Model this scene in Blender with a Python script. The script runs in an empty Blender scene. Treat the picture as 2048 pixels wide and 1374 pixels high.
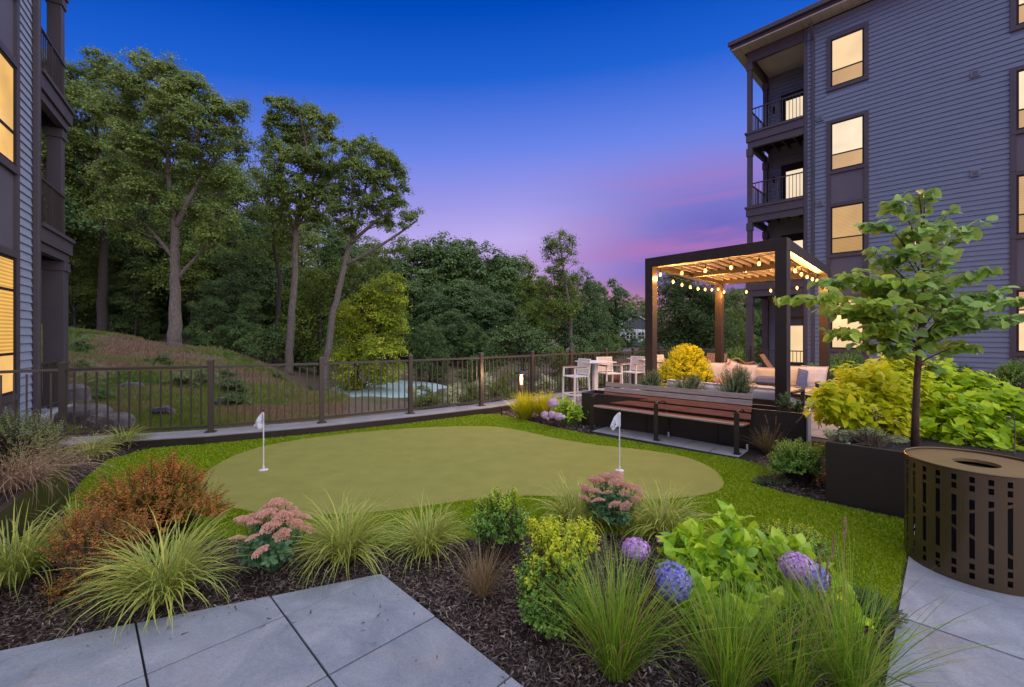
import bpy, math, random
import numpy as np
from mathutils import Vector
sc = bpy.context.scene
R = math.radians

# ---------------------------------------------------------------- camera, sky, sun, exposure
F, HY, EYE = 870.0, 668.0, 1.7          # focal length and horizon row of the 2048 px photograph, eye height
cam_d = bpy.data.cameras.new('camera'); cam = bpy.data.objects.new('camera', cam_d); sc.collection.objects.link(cam)
cam.location = (0, 0, EYE); cam.rotation_euler = (R(90), 0, 0)
cam_d.sensor_width = 36; cam_d.lens = F/2048*36; cam_d.shift_y = -19/2048
cam_d.clip_start = .05; cam_d.clip_end = 2000
sc.camera = cam

EXPO = 1.3
sc.view_settings.view_transform = 'Standard'; sc.view_settings.look = 'None'
sc.view_settings.gamma = 1; sc.view_settings.use_curve_mapping = False
sc.view_settings.exposure = EXPO
sc.cycles.max_bounces = 6; sc.cycles.diffuse_bounces = 3; sc.cycles.glossy_bounces = 3
sc.cycles.transmission_bounces = 3; sc.cycles.transparent_max_bounces = 6
sc.cycles.sample_clamp_indirect = 4

def lin(r, g, b):
    f = lambda c: (c/255/12.92) if c/255 <= .04045 else ((c/255+.055)/1.055)**2.4
    return (f(r), f(g), f(b))

world = bpy.data.worlds.new('World'); sc.world = world; world.use_nodes = True
nt = world.node_tree; nt.nodes.clear()
def wn(t, **k):
    n = nt.nodes.new(t)
    for a, b in k.items(): setattr(n, a, b)
    return n
def wmath(op, a, b=None, c=None):
    n = wn('ShaderNodeMath', operation=op)
    for i, v in enumerate((a, b, c)):
        if v is None: continue
        if isinstance(v, (int, float)): n.inputs[i].default_value = v
        else: nt.links.new(v, n.inputs[i])
    return n.outputs[0]
tc = wn('ShaderNodeTexCoord')
sep = wn('ShaderNodeSeparateXYZ'); nt.links.new(tc.outputs['Generated'], sep.inputs[0])
dot = wmath('ADD', wmath('MULTIPLY', sep.outputs[0], .25), wmath('MULTIPLY', sep.outputs[1], .97))
t_ = wmath('ADD', sep.outputs[2], wmath('MULTIPLY', wmath('MINIMUM', wmath('SUBTRACT', 1.0, dot), .7), .25))
ramp = wn('ShaderNodeValToRGB'); nt.links.new(t_, ramp.inputs[0])
SK = [(0.0, (246,170,128)), (.07, (228,146,160)), (.14, (194,158,220)), (.225, (192,174,237)), (.31, (157,153,232)),
      (.42, (105,133,233)), (.55, (33,99,212)), (.66, (0,74,188)), (1.0, (0,62,166))]
er = ramp.color_ramp
while len(er.elements) < len(SK): er.elements.new(.5)
for e, (p, c) in zip(er.elements, SK): e.position = p; e.color = (*lin(*c), 1)
# streaked evening cloud: the noise is stretched level and tilted a little
mp = wn('ShaderNodeMapping'); nt.links.new(tc.outputs['Generated'], mp.inputs[0])
mp.inputs['Rotation'].default_value = (0, R(14), 0); mp.inputs['Scale'].default_value = (1.3, 1.3, 7.5); mp.inputs['Location'].default_value = (.3, 0, .35)
nz = wn('ShaderNodeTexNoise'); nz.inputs['Scale'].default_value = 1.7; nz.inputs['Detail'].default_value = 5; nz.inputs['Roughness'].default_value = .5
nz.inputs['Distortion'].default_value = .5
nt.links.new(mp.outputs[0], nz.inputs[0])
cr = wn('ShaderNodeMapRange'); cr.inputs[1].default_value = .44; cr.inputs[2].default_value = .60; nt.links.new(nz.outputs[0], cr.inputs[0])
# clouds live low and toward the sunset side
low = wn('ShaderNodeMapRange'); low.interpolation_type = 'SMOOTHSTEP'
low.inputs[1].default_value = .42; low.inputs[2].default_value = .2; low.inputs[3].default_value = 0; low.inputs[4].default_value = 1
nt.links.new(sep.outputs[2], low.inputs[0])
side = wn('ShaderNodeMapRange'); side.interpolation_type = 'SMOOTHSTEP'; side.inputs[1].default_value = -.02; side.inputs[2].default_value = .42
nt.links.new(sep.outputs[0], side.inputs[0])
mask = wmath('MULTIPLY', wmath('MULTIPLY', low.outputs[0], side.outputs[0]), 1.0)
m1 = wn('ShaderNodeMix', data_type='RGBA'); nt.links.new(ramp.outputs[0], m1.inputs[6]); m1.inputs[7].default_value = (*lin(84, 86, 184), 1)
nt.links.new(wmath('MULTIPLY', mask, .85), m1.inputs[0])
m2 = wn('ShaderNodeMix', data_type='RGBA'); nt.links.new(m1.outputs[2], m2.inputs[6]); m2.inputs[7].default_value = (*lin(186, 118, 182), 1)
nt.links.new(wmath('MULTIPLY', wmath('MULTIPLY', mask, cr.outputs[0]), .8), m2.inputs[0])
glow = wn('ShaderNodeMapRange'); glow.interpolation_type = 'SMOOTHSTEP'; glow.inputs[1].default_value = .13; glow.inputs[2].default_value = .0
nt.links.new(sep.outputs[2], glow.inputs[0])
m3 = wn('ShaderNodeMix', data_type='RGBA'); nt.links.new(m2.outputs[2], m3.inputs[6]); m3.inputs[7].default_value = (*lin(236, 158, 148), 1)
nt.links.new(wmath('MULTIPLY', glow.outputs[0], .85), m3.inputs[0])
bg = wn('ShaderNodeBackground'); nt.links.new(m3.outputs[2], bg.inputs[0]); bg.inputs[1].default_value = 1/2**EXPO
wo = wn('ShaderNodeOutputWorld'); nt.links.new(bg.outputs[0], wo.inputs[0])

sun_d = bpy.data.lights.new('sun', 'SUN'); sun = bpy.data.objects.new('sun', sun_d); sc.collection.objects.link(sun)
sun_d.energy = 1.5; sun_d.angle = R(130); sun_d.color = (1, .97, .92)
sun.rotation_euler = Vector((.42, -.30, .86)).to_track_quat('Z', 'Y').to_euler()

# ---------------------------------------------------------------- helpers
rng = np.random.default_rng(7)
def G(px, py, z=0.0):                    # the point at height z that the photograph shows at (px, py)
    d = F*(EYE-z)/(py-HY); return ((px-1024)*d/F, d)
def Q(px, py, d):                        # the point at distance d that the photograph shows at (px, py)
    return ((px-1024)*d/F, d, EYE+(HY-py)*d/F)

class MB:
    """collects vertices and faces; build() links them as ONE mesh object"""
    def __init__(s): s.V = []; s.Fc = []; s.U = []; s.n = 0
    def add(s, V, faces, uv=None):
        V = np.asarray(V, float).reshape(-1, 3)
        s.V.append(V); s.U.append(np.zeros((len(V), 2)) if uv is None else np.asarray(uv, float))
        if isinstance(faces, np.ndarray): s.Fc.append(faces+s.n)
        else:
            by = {}
            for f in faces: by.setdefault(len(f), []).append(f)
            for k, fs in by.items(): s.Fc.append(np.asarray(fs)+s.n)
        s.n += len(V); return s
    def box(s, c, size, rz=0.0, rx=0.0, ry=0.0):
        x, y, z = [v/2 for v in size]
        V = np.array([(-x,-y,-z),(x,-y,-z),(x,y,-z),(-x,y,-z),(-x,-y,z),(x,-y,z),(x,y,z),(-x,y,z)])
        for a, (i, j) in ((rx, (1, 2)), (ry, (2, 0)), (rz, (0, 1))):
            if a:
                c_, s_ = math.cos(a), math.sin(a); p, q = V[:, i].copy(), V[:, j].copy()
                V[:, i] = p*c_-q*s_; V[:, j] = p*s_+q*c_
        return s.add(V+np.array(c), [(0,3,2,1),(4,5,6,7),(0,1,5,4),(1,2,6,5),(2,3,7,6),(3,0,4,7)])
    def span(s, x0, x1, y0, y1, z0, z1): return s.box(((x0+x1)/2,(y0+y1)/2,(z0+z1)/2), (x1-x0, y1-y0, z1-z0))
    def beam(s, p0, p1, w, h, up=(0, 0, 1)):
        p0, p1 = np.array(p0, float), np.array(p1, float); d = p1-p0; d /= np.linalg.norm(d)
        sd = np.cross(d, up); sd /= np.linalg.norm(sd); u = np.cross(sd, d)
        V = [p+sd*a*w/2+u*b*h/2 for p in (p0, p1) for a, b in ((-1,-1),(1,-1),(1,1),(-1,1))]
        return s.add(V, [(0,1,2,3),(7,6,5,4),(0,4,5,1),(1,5,6,2),(2,6,7,3),(3,7,4,0)])
    def tube(s, pts, rad, n=6, cap=True):
        pts = np.asarray(pts, float); m = len(pts)
        rad = np.full(m, rad) if np.isscalar(rad) else np.asarray(rad, float)
        T = np.gradient(pts, axis=0); T /= np.linalg.norm(T, axis=1)[:, None]+1e-9
        ref = np.array((0, 0, 1.)) if abs(T[:, 2]).mean() < .8 else np.array((1., 0, 0))
        A = np.cross(T, ref); A /= np.linalg.norm(A, axis=1)[:, None]+1e-9; B = np.cross(T, A)
        th = np.arange(n)/n*2*math.pi
        V = pts[:, None]+rad[:, None, None]*(A[:, None]*np.cos(th)[None, :, None]+B[:, None]*np.sin(th)[None, :, None])
        f = [(i*n+j, i*n+(j+1) % n, (i+1)*n+(j+1) % n, (i+1)*n+j) for i in range(m-1) for j in range(n)]
        if cap: f += [tuple(range(n))[::-1], tuple(range((m-1)*n, m*n))]
        return s.add(V.reshape(-1, 3), f)
    def cyl(s, p0, p1, r, r1=None, n=12): return s.tube([p0, p1], [r, r if r1 is None else r1], n)
    def prism(s, poly, z0, z1):
        n = len(poly); V = [(x, y, z0) for x, y in poly]+[(x, y, z1) for x, y in poly]
        return s.add(V, [tuple(range(n))[::-1], tuple(range(n, 2*n))]+[(i, (i+1) % n, n+(i+1) % n, n+i) for i in range(n)])
    def lathe(s, c, prof, n=24, cap=True):
        th = np.arange(n)/n*2*math.pi
        V = np.array([(c[0]+r*math.cos(t), c[1]+r*math.sin(t), c[2]+z) for r, z in prof for t in th]); m = len(prof)
        f = [(i*n+j, i*n+(j+1) % n, (i+1)*n+(j+1) % n, (i+1)*n+j) for i in range(m-1) for j in range(n)]
        if cap: f += [tuple(range(n))[::-1], tuple(range((m-1)*n, m*n))]
        return s.add(V, f)
    def mesh(s, name, mat, smooth=False, off=(0, 0, 0)):
        me = bpy.data.meshes.new(name)
        V = np.concatenate(s.V)-np.array(off); U = np.concatenate(s.U)
        lo = np.concatenate([f.ravel() for f in s.Fc]); tot = np.concatenate([np.full(len(f), f.shape[1]) for f in s.Fc])
        me.vertices.add(len(V)); me.vertices.foreach_set('co', V.ravel())
        me.loops.add(len(lo)); me.loops.foreach_set('vertex_index', lo.astype(np.int32))
        me.polygons.add(len(tot)); me.polygons.foreach_set('loop_start', np.concatenate([[0], np.cumsum(tot)[:-1]]).astype(np.int32))
        try: me.polygons.foreach_set('loop_total', tot.astype(np.int32))
        except Exception: pass
        if U.any():
            ul = me.uv_layers.new(name='uv'); ul.data.foreach_set('uv', U[lo].ravel())
        me.update(calc_edges=True)
        me.polygons.foreach_set('use_smooth', np.full(len(tot), bool(smooth)))
        if mat: me.materials.append(mat)
        return me
    def build(s, name, mat, parent=None, smooth=False, bev=0, world=False, solid=0):
        off = tuple(parent.location) if (world and parent) else (0, 0, 0)
        if world and parent and parent.parent: off = tuple(Vector(off)+parent.parent.location)
        return link(name, s.mesh(name, mat, smooth, off), parent, bev, solid)

def link(name, me, parent=None, bev=0, solid=0):
    o = bpy.data.objects.new(name, me); sc.collection.objects.link(o); o.parent = parent
    if solid: m = o.modifiers.new('thickness', 'SOLIDIFY'); m.thickness = solid; m.offset = 0
    if bev: m = o.modifiers.new('edge', 'BEVEL'); m.width = bev; m.segments = 2; m.limit_method = 'ANGLE'; m.angle_limit = R(40)
    return o
def tag(o, label, cat, group=None):
    o['label'] = label; o['category'] = cat
    if group: o['group'] = group
    return o
def thing(name, label, cat, loc=(0, 0, 0), rz=0, group=None):
    o = bpy.data.objects.new(name, None); sc.collection.objects.link(o); o.empty_display_size = .1
    o.location = loc; o.rotation_euler = (0, 0, rz); return tag(o, label, cat, group)
def struct(o, kind='structure'): o['kind'] = kind; return o
def dup(o, parent=None, loc=None, rz=None, scale=None, label=None, group=None):
    c = o.copy(); sc.collection.objects.link(c); c.parent = parent
    if loc is not None: c.location = loc
    if rz is not None: c.rotation_euler = (0, 0, rz)
    if scale is not None: c.scale = scale if hasattr(scale, '__len__') else (scale,)*3
    if label: c['label'] = label
    if group: c['group'] = group
    for ch in o.children: dup(ch, c)
    return c
def rotz(x, y, a): return (x*math.cos(a)-y*math.sin(a), x*math.sin(a)+y*math.cos(a))
def inpoly(P, poly):
    x, y = P[:, 0], P[:, 1]; r = np.zeros(len(P), bool); n = len(poly)
    for i in range(n):
        x0, y0 = poly[i]; x1, y1 = poly[(i+1) % n]
        c = ((y0 > y) != (y1 > y)); r ^= c & (x < (x1-x0)*(y-y0)/(y1-y0+1e-12)+x0)
    return r
def smooth_poly(pts, k=3):
    P = np.array(pts, float)
    for _ in range(k):
        Qn = np.roll(P, -1, 0); P = np.stack([P*.75+Qn*.25, P*.25+Qn*.75], 1).reshape(-1, 2)
    return [tuple(p) for p in P]
def clip(poly, p, n):                    # keep the side of the line through p where (q-p).n >= 0
    out = []; m = len(poly)
    for i in range(m):
        a, b = poly[i], poly[(i+1) % m]
        da = (a[0]-p[0])*n[0]+(a[1]-p[1])*n[1]; db = (b[0]-p[0])*n[0]+(b[1]-p[1])*n[1]
        if da >= 0: out.append(a)
        if (da >= 0) != (db >= 0):
            t = da/(da-db); out.append((a[0]+(b[0]-a[0])*t, a[1]+(b[1]-a[1])*t))
    return out
def fill_poly(name, poly, z, mat, holes=()):   # flat sheet with real holes
    import bmesh
    from mathutils.geometry import tessellate_polygon
    rings = [poly]+list(holes); vs = [Vector((x, y, 0)) for r in rings for x, y in r]
    tr = tessellate_polygon([[Vector((x, y, 0)) for x, y in r] for r in rings])
    m = MB(); f = []
    for t in tr:
        a, b, c = [vs[i] for i in t]
        f.append(t if (b-a).cross(c-a).z > 0 else t[::-1])
    m.add([(v.x, v.y, z) for v in vs], [tuple(t) for t in f]); return m.build(name, mat)

# ---------------------------------------------------------------- materials
def mat(name):
    m = bpy.data.materials.new(name); m.use_nodes = True
    n = m.node_tree; return m, n, n.nodes['Principled BSDF']
def nd(n, t, ins=None, **k):
    x = n.nodes.new(t)
    for a, b in k.items(): setattr(x, a, b)
    for a, b in (ins or {}).items():
        if isinstance(b, bpy.types.NodeSocket): n.links.new(b, x.inputs[a])
        else: x.inputs[a].default_value = b
    return x
def rampn(n, src, stops):
    r = nd(n, 'ShaderNodeValToRGB', {0: src}); e = r.color_ramp
    while len(e.elements) < len(stops): e.elements.new(.5)
    for el, (p, c) in zip(e.elements, stops): el.position = p; el.color = (*c, 1)
    return r.outputs[0]
def surf(name, c1, c2=None, scale=4, rough=.7, bump=0, bscale=60, metal=0, detail=6, coat=0, spec=.4, stretch=None, lo=.35, hi=.65, distort=0):
    m, n, b = mat(name); tc = nd(n, 'ShaderNodeTexCoord'); v = tc.outputs['Object']
    if stretch: v = nd(n, 'ShaderNodeMapping', {0: v, 'Scale': stretch}).outputs[0]
    if c2 is None: c2 = tuple(x*.8 for x in c1)
    z = nd(n, 'ShaderNodeTexNoise', {0: v, 'Scale': scale, 'Detail': detail, 'Roughness': .6, 'Distortion': distort})
    n.links.new(rampn(n, z.outputs[0], [(lo, c1), (hi, c2)]), b.inputs['Base Color'])
    b.inputs['Roughness'].default_value = rough; b.inputs['Metallic'].default_value = metal
    b.inputs['Specular IOR Level'].default_value = spec
    if bump:
        z2 = nd(n, 'ShaderNodeTexNoise', {0: v, 'Scale': bscale, 'Detail': 4, 'Roughness': .6})
        bp = nd(n, 'ShaderNodeBump', {'Height': z2.outputs[0], 'Strength': bump, 'Distance': .02}); n.links.new(bp.outputs[0], b.inputs['Normal'])
    return m
def leafmat(name, stops, trans=.35, rough=.45, clump=None, spec=.22):
    """leaf colour: one random tone per leaf, drifting with a soft noise from clump to clump"""
    stops = [(p, tuple(min(.8, v*LEAF) for v in c)) for p, c in stops]
    m, n, b = mat(name); g = nd(n, 'ShaderNodeNewGeometry'); tc = nd(n, 'ShaderNodeTexCoord')
    z = nd(n, 'ShaderNodeTexNoise', {0: tc.outputs['Object'], 'Scale': clump or 2.0, 'Detail': 2})
    a = nd(n, 'ShaderNodeMath', {0: g.outputs['Random Per Island'], 1: .62}, operation='MULTIPLY')
    c = nd(n, 'ShaderNodeMath', {0: z.outputs[0], 1: .9, 2: -.24}, operation='MULTIPLY_ADD')
    s = nd(n, 'ShaderNodeMath', {0: a.outputs[0], 1: c.outputs[0]}, operation='ADD', use_clamp=True)
    col = rampn(n, s.outputs[0], stops)
    n.links.new(col, b.inputs['Base Color']); b.inputs['Roughness'].default_value = rough; b.inputs['Specular IOR Level'].default_value = spec
    tr = nd(n, 'ShaderNodeBsdfTranslucent', {0: nd(n, 'ShaderNodeMix', {0: .5, 6: col, 7: (*stops[-1][1], 1)}, data_type='RGBA').outputs[2]})
    mx = nd(n, 'ShaderNodeMixShader', {0: trans, 1: b.outputs[0], 2: tr.outputs[0]})
    n.links.new(mx.outputs[0], n.nodes['Material Output'].inputs[0]); return m
def blademat(name, stops, edge=None, patch=0):
    m, n, b = mat(name); g = nd(n, 'ShaderNodeNewGeometry'); uv = nd(n, 'ShaderNodeUVMap')
    sp = nd(n, 'ShaderNodeSeparateXYZ', {0: uv.outputs[0]})
    src = g.outputs['Random Per Island']
    if patch:
        z = nd(n, 'ShaderNodeTexNoise', {0: nd(n, 'ShaderNodeTexCoord').outputs['Object'], 'Scale': patch, 'Detail': 4})
        zz = nd(n, 'ShaderNodeMapRange', {0: z.outputs[0], 1: .36, 2: .62}); a = nd(n, 'ShaderNodeMath', {0: src, 1: .35, 2: -.12}, operation='MULTIPLY_ADD')
        src = nd(n, 'ShaderNodeMath', {0: nd(n, 'ShaderNodeMath', {0: zz.outputs[0], 1: .75, 2: .05}, operation='MULTIPLY_ADD').outputs[0], 1: a.outputs[0]}, operation='ADD', use_clamp=True).outputs[0]
    col = rampn(n, src, stops)
    if edge:
        e = nd(n, 'ShaderNodeMath', {0: nd(n, 'ShaderNodeMath', {0: sp.outputs[0], 1: .5}, operation='SUBTRACT').outputs[0]}, operation='ABSOLUTE')
        k = nd(n, 'ShaderNodeMapRange', {0: e.outputs[0], 1: .18, 2: .3, 3: 0, 4: .75})
        col = nd(n, 'ShaderNodeMix', {0: k.outputs[0], 6: col, 7: (*edge, 1)}, data_type='RGBA').outputs[2]
    n.links.new(col, b.inputs['Base Color']); b.inputs['Roughness'].default_value = .42; b.inputs['Specular IOR Level'].default_value = .35
    tr = nd(n, 'ShaderNodeBsdfTranslucent', {0: col}); mx = nd(n, 'ShaderNodeMixShader', {0: .3, 1: b.outputs[0], 2: tr.outputs[0]})
    n.links.new(mx.outputs[0], n.nodes['Material Output'].inputs[0]); return m
def glow_mat(name, col, strength, stripes=0, base=None, rough=.15, vary=.25):
    """a lit pane: warm room light behind a shade; stripes are the blind's slats, too fine to model"""
    m, n, b = mat(name); tc = nd(n, 'ShaderNodeTexCoord')
    z = nd(n, 'ShaderNodeTexNoise', {0: tc.outputs['Object'], 'Scale': 1.1, 'Detail': 2})
    f = nd(n, 'ShaderNodeMath', {0: z.outputs[0], 1: vary*2, 2: 1-vary}, operation='MULTIPLY_ADD').outputs[0]
    if stripes:
        sp = nd(n, 'ShaderNodeSeparateXYZ', {0: tc.outputs['Object']})
        w = nd(n, 'ShaderNodeMath', {0: nd(n, 'ShaderNodeMath', {0: sp.outputs[2], 1: stripes}, operation='MULTIPLY').outputs[0]}, operation='SINE')
        f2 = nd(n, 'ShaderNodeMath', {0: w.outputs[0], 1: .22, 2: .8}, operation='MULTIPLY_ADD')
        f = nd(n, 'ShaderNodeMath', {0: f, 1: f2.outputs[0]}, operation='MULTIPLY').outputs[0]
    n.links.new(nd(n, 'ShaderNodeMath', {0: f, 1: strength}, operation='MULTIPLY').outputs[0], b.inputs['Emission Strength'])
    b.inputs['Emission Color'].default_value = (*col, 1); b.inputs['Base Color'].default_value = (*(base or (.06, .05, .035)), 1)
    b.inputs['Roughness'].default_value = rough; return m

M = {}; LEAF = 1.6
M['bronze'] = surf('dark bronze metal', (.040, .030, .026), (.05, .038, .032), 3, .42, .04, 300, .3)
M['rail'] = surf('bronze railing', (.075, .06, .052), (.085, .068, .058), 3, .38, 0, metal=.3)
M['white_metal'] = surf('white powder coat', (.72, .72, .73), (.66, .66, .68), 3, .4)
M['mesh_white'] = surf('white sling', (.55, .54, .52), (.5, .49, .48), 60, .7, .2, 400)
M['teak'] = surf('teak', (.36, .2, .1), (.25, .13, .07), 5, .55, .15, 80, stretch=(1, 12, 12))
M['ipe_red'] = surf('reddish timber', (.36, .13, .07), (.22, .08, .045), 4, .38, .12, 60, stretch=(1, 14, 14), coat=.2)
M['ipe_grey'] = surf('weathered timber', (.38, .30, .26), (.24, .185, .16), 5, .5, .15, 60, stretch=(1, 14, 14))
def slab_mat(k):
    m, n, b = mat('bluestone slab'); tc = nd(n, 'ShaderNodeTexCoord'); ob = nd(n, 'ShaderNodeObjectInfo')
    v = nd(n, 'ShaderNodeVectorMath', {0: tc.outputs['Object'], 1: nd(n, 'ShaderNodeVectorMath', {0: ob.outputs['Random'], 'Scale': 40.0}, operation='SCALE').outputs[0]}, operation='ADD').outputs[0]
    z1 = nd(n, 'ShaderNodeTexNoise', {0: v, 'Scale': 1.9, 'Detail': 8, 'Roughness': .62, 'Distortion': 1.4})
    z2 = nd(n, 'ShaderNodeTexNoise', {0: v, 'Scale': 90, 'Detail': 5, 'Roughness': .75}); z3 = nd(n, 'ShaderNodeTexNoise', {0: v, 'Scale': 3.1, 'Detail': 4, 'Distortion': .6})
    c = rampn(n, z1.outputs[0], [(.28, tuple(q*k for q in (.18, .205, .25))), (.5, tuple(q*k for q in (.25, .27, .31))), (.72, tuple(q*k for q in (.33, .345, .38)))])
    st = nd(n, 'ShaderNodeMapRange', {0: z3.outputs[0], 1: .56, 2: .74, 3: 0, 4: .35}); c = nd(n, 'ShaderNodeMix', {0: st.outputs[0], 6: c, 7: (.26, .215, .18, 1)}, data_type='RGBA').outputs[2]
    pr = nd(n, 'ShaderNodeMapRange', {0: z2.outputs[0], 1: .3, 2: .7, 3: .78, 4: 1.16}); c = nd(n, 'ShaderNodeMix', {0: 1.0, 6: c, 7: pr.outputs[0]}, data_type='RGBA', blend_type='MULTIPLY').outputs[2]
    n.links.new(c, b.inputs['Base Color']); b.inputs['Roughness'].default_value = .62; b.inputs['Specular IOR Level'].default_value = .3
    bp = nd(n, 'ShaderNodeBump', {'Height': z2.outputs[0], 'Strength': .3, 'Distance': .01}); n.links.new(bp.outputs[0], b.inputs['Normal']); return m
M['slab'] = surf('bluestone slab', (.27, .285, .30), (.20, .215, .235), 1.7, .55, .12, 140, detail=9, lo=.3, hi=.72, distort=1)
def slab_variant(k):
    return surf('bluestone slab tone', tuple(v*k for v in (.275, .29, .325)), tuple(v*k for v in (.19, .208, .24)), 1.2+k, .55, .12, 160, detail=9, lo=.3, hi=.7, distort=1.2)
M['slabs'] = [slab_mat(k) for k in (.94, 1.02, 1.08, .98)]
M['joint'] = surf('dark joint', (.02, .02, .02), (.03, .028, .025), 8, .9)
M['ledge'] = surf('concrete ledge', (.36, .35, .36), (.27, .26, .27), 3, .75, .2, 90)
M['patio'] = surf('patio paver', (.27, .26, .26), (.2, .19, .2), 2, .7, .15, 90)
M['mulch'] = surf('mulch', (.05, .034, .03), (.018, .012, .011), 40, .95, 1, 70)
M['green'] = surf('putting green', (.30, .302, .078), (.262, .268, .068), 3.5, .9, .5, 500, spec=.1, detail=10)
M['turfbase'] = surf('turf backing', (.145, .205, .002), (.11, .165, .002), 3.0, .9, .5, 300, spec=.1)
M['bark'] = surf('grey bark', (.24, .205, .17), (.11, .09, .075), 6, .9, .8, 14, stretch=(4, 4, 1))
M['bark_dark'] = surf('dark bark', (.075, .06, .05), (.04, .03, .027), 6, .9, .6, 14, stretch=(4, 4, 1))
M['bark_young'] = surf('young bark', (.13, .07, .045), (.06, .032, .022), 12, .8, .5, 60, stretch=(3, 3, 1))
M['twig'] = surf('twig', (.09, .055, .035), (.05, .03, .02), 20, .85)
M['siding'] = surf('blue grey siding', (.165, .208, .29), (.15, .187, .263), 1.5, .6, .12, 30, stretch=(1, 1, 6))
M['siding_lit'] = surf('blue grey siding brightened', (.28, .335, .43), (.25, .30, .39), 1.5, .6, .12, 30, stretch=(1, 1, 6))  # right building's siding colour, lightened to stand in for light on the left facade
M['trim'] = surf('dark trim', (.070, .060, .070), (.08, .068, .078), 2, .5)
M['panel'] = surf('grey panel', (.105, .10, .12), (.12, .115, .135), 1, .55)
M['soffit'] = surf('soffit', (.55, .5, .42), (.5, .45, .38), 2, .7)
M['dark'] = surf('dark', (.012, .011, .011), (.02, .018, .017), 4, .8)
M['rock'] = surf('rock', (.15, .135, .135), (.05, .045, .05), 2.5, .9, 1, 6, detail=9)

# ---------------------------------------------------------------- foliage engine
def nrm(a): return a/(np.linalg.norm(a, axis=-1, keepdims=True)+1e-9)
TPL = {
 'quad': ([(0,0,0),(.45,-.5,.06),(1,0,-.08),(.45,.5,.06)], [(0,1,2,3)]),
 'oval': ([(0,0,0),(.3,-.45,.07),(.75,-.38,.05),(1,0,-.1),(.75,.38,.05),(.3,.45,.07),(.5,0,-.02)], [(0,1,2,6),(6,2,3),(0,6,4,5),(6,3,4)]),
 'heart': ([(0,0,0),(-.1,-.28,.06),(.08,-.5,.1),(.42,-.49,.08),(.78,-.24,.0),(1,0,-.14),(.78,.24,.0),(.42,.49,.08),(.08,.5,.1),(-.1,.28,.06),(.5,0,-.04)],
           [(0,1,2,3,10),(10,3,4,5),(0,10,7,8,9),(10,5,6,7)]),
 'lobed': ([(0,0,0),(.02,-.3,.08),(.28,-.5,.1),(.36,-.34,.04),(.62,-.46,.04),(.68,-.2,-.02),(1,0,-.15),(.68,.2,-.02),(.62,.46,.04),(.36,.34,.04),(.28,.5,.1),(.02,.3,.08),(.5,0,-.03)],
           [(0,1,2,3,12),(12,3,4,5),(12,5,6),(0,12,9,10,11),(12,7,8,9),(12,6,7)]),
 'ovate': ([(0,0,0),(.15,-.3,.08),(.42,-.5,.09),(.75,-.3,.0),(1.02,0,-.2),(.75,.3,.0),(.42,.5,.09),(.15,.3,.08),(.4,0,.0),(.72,0,-.05)],
           [(0,1,2,8),(8,2,3,9),(9,3,4),(0,8,6,7),(8,9,5,6),(9,4,5)]),
 'needle': ([(0,-.5,0),(1,-.12,0),(1,.12,0),(0,.5,0)], [(0,1,2,3)]),
 'petal': ([(0,0,0),(.35,-.5,.12),(.9,-.42,.1),(1,0,.02),(.9,.42,.1),(.35,.5,.12)], [(0,1,2,3,4,5)]),
}
def add_leaves(mb, P, D, N, L, W, tpl):
    T, fc = TPL[tpl]; T = np.array(T); n, k = len(P), len(T)
    L = np.broadcast_to(L, n)[:, None, None]; W = np.broadcast_to(W, n)[:, None, None]
    S = nrm(np.cross(D, N)); N2 = np.cross(S, D)
    V = P[:, None]+D[:, None]*T[None, :, :1]*L+S[:, None]*T[None, :, 1:2]*W+N2[:, None]*T[None, :, 2:]*L
    by = {}
    for f in fc: by.setdefault(len(f), []).append(f)
    base = (np.arange(n)*k)[:, None, None]; first = True
    for kk, fs in by.items():
        A = (np.array(fs)[None]+base).reshape(-1, kk)
        if first: mb.add(V.reshape(-1, 3), A); first = False; n0 = mb.n-n*k
        else: mb.Fc.append(A+n0)
def randdir(n, r): return nrm(r.normal(size=(n, 3)))
def bez(p0, p1, p2, n):
    t = np.linspace(0, 1, n)[:, None]; p0, p1, p2 = map(np.asarray, (p0, p1, p2))
    return (1-t)**2*p0+2*t*(1-t)*p1+t*t*p2

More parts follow.
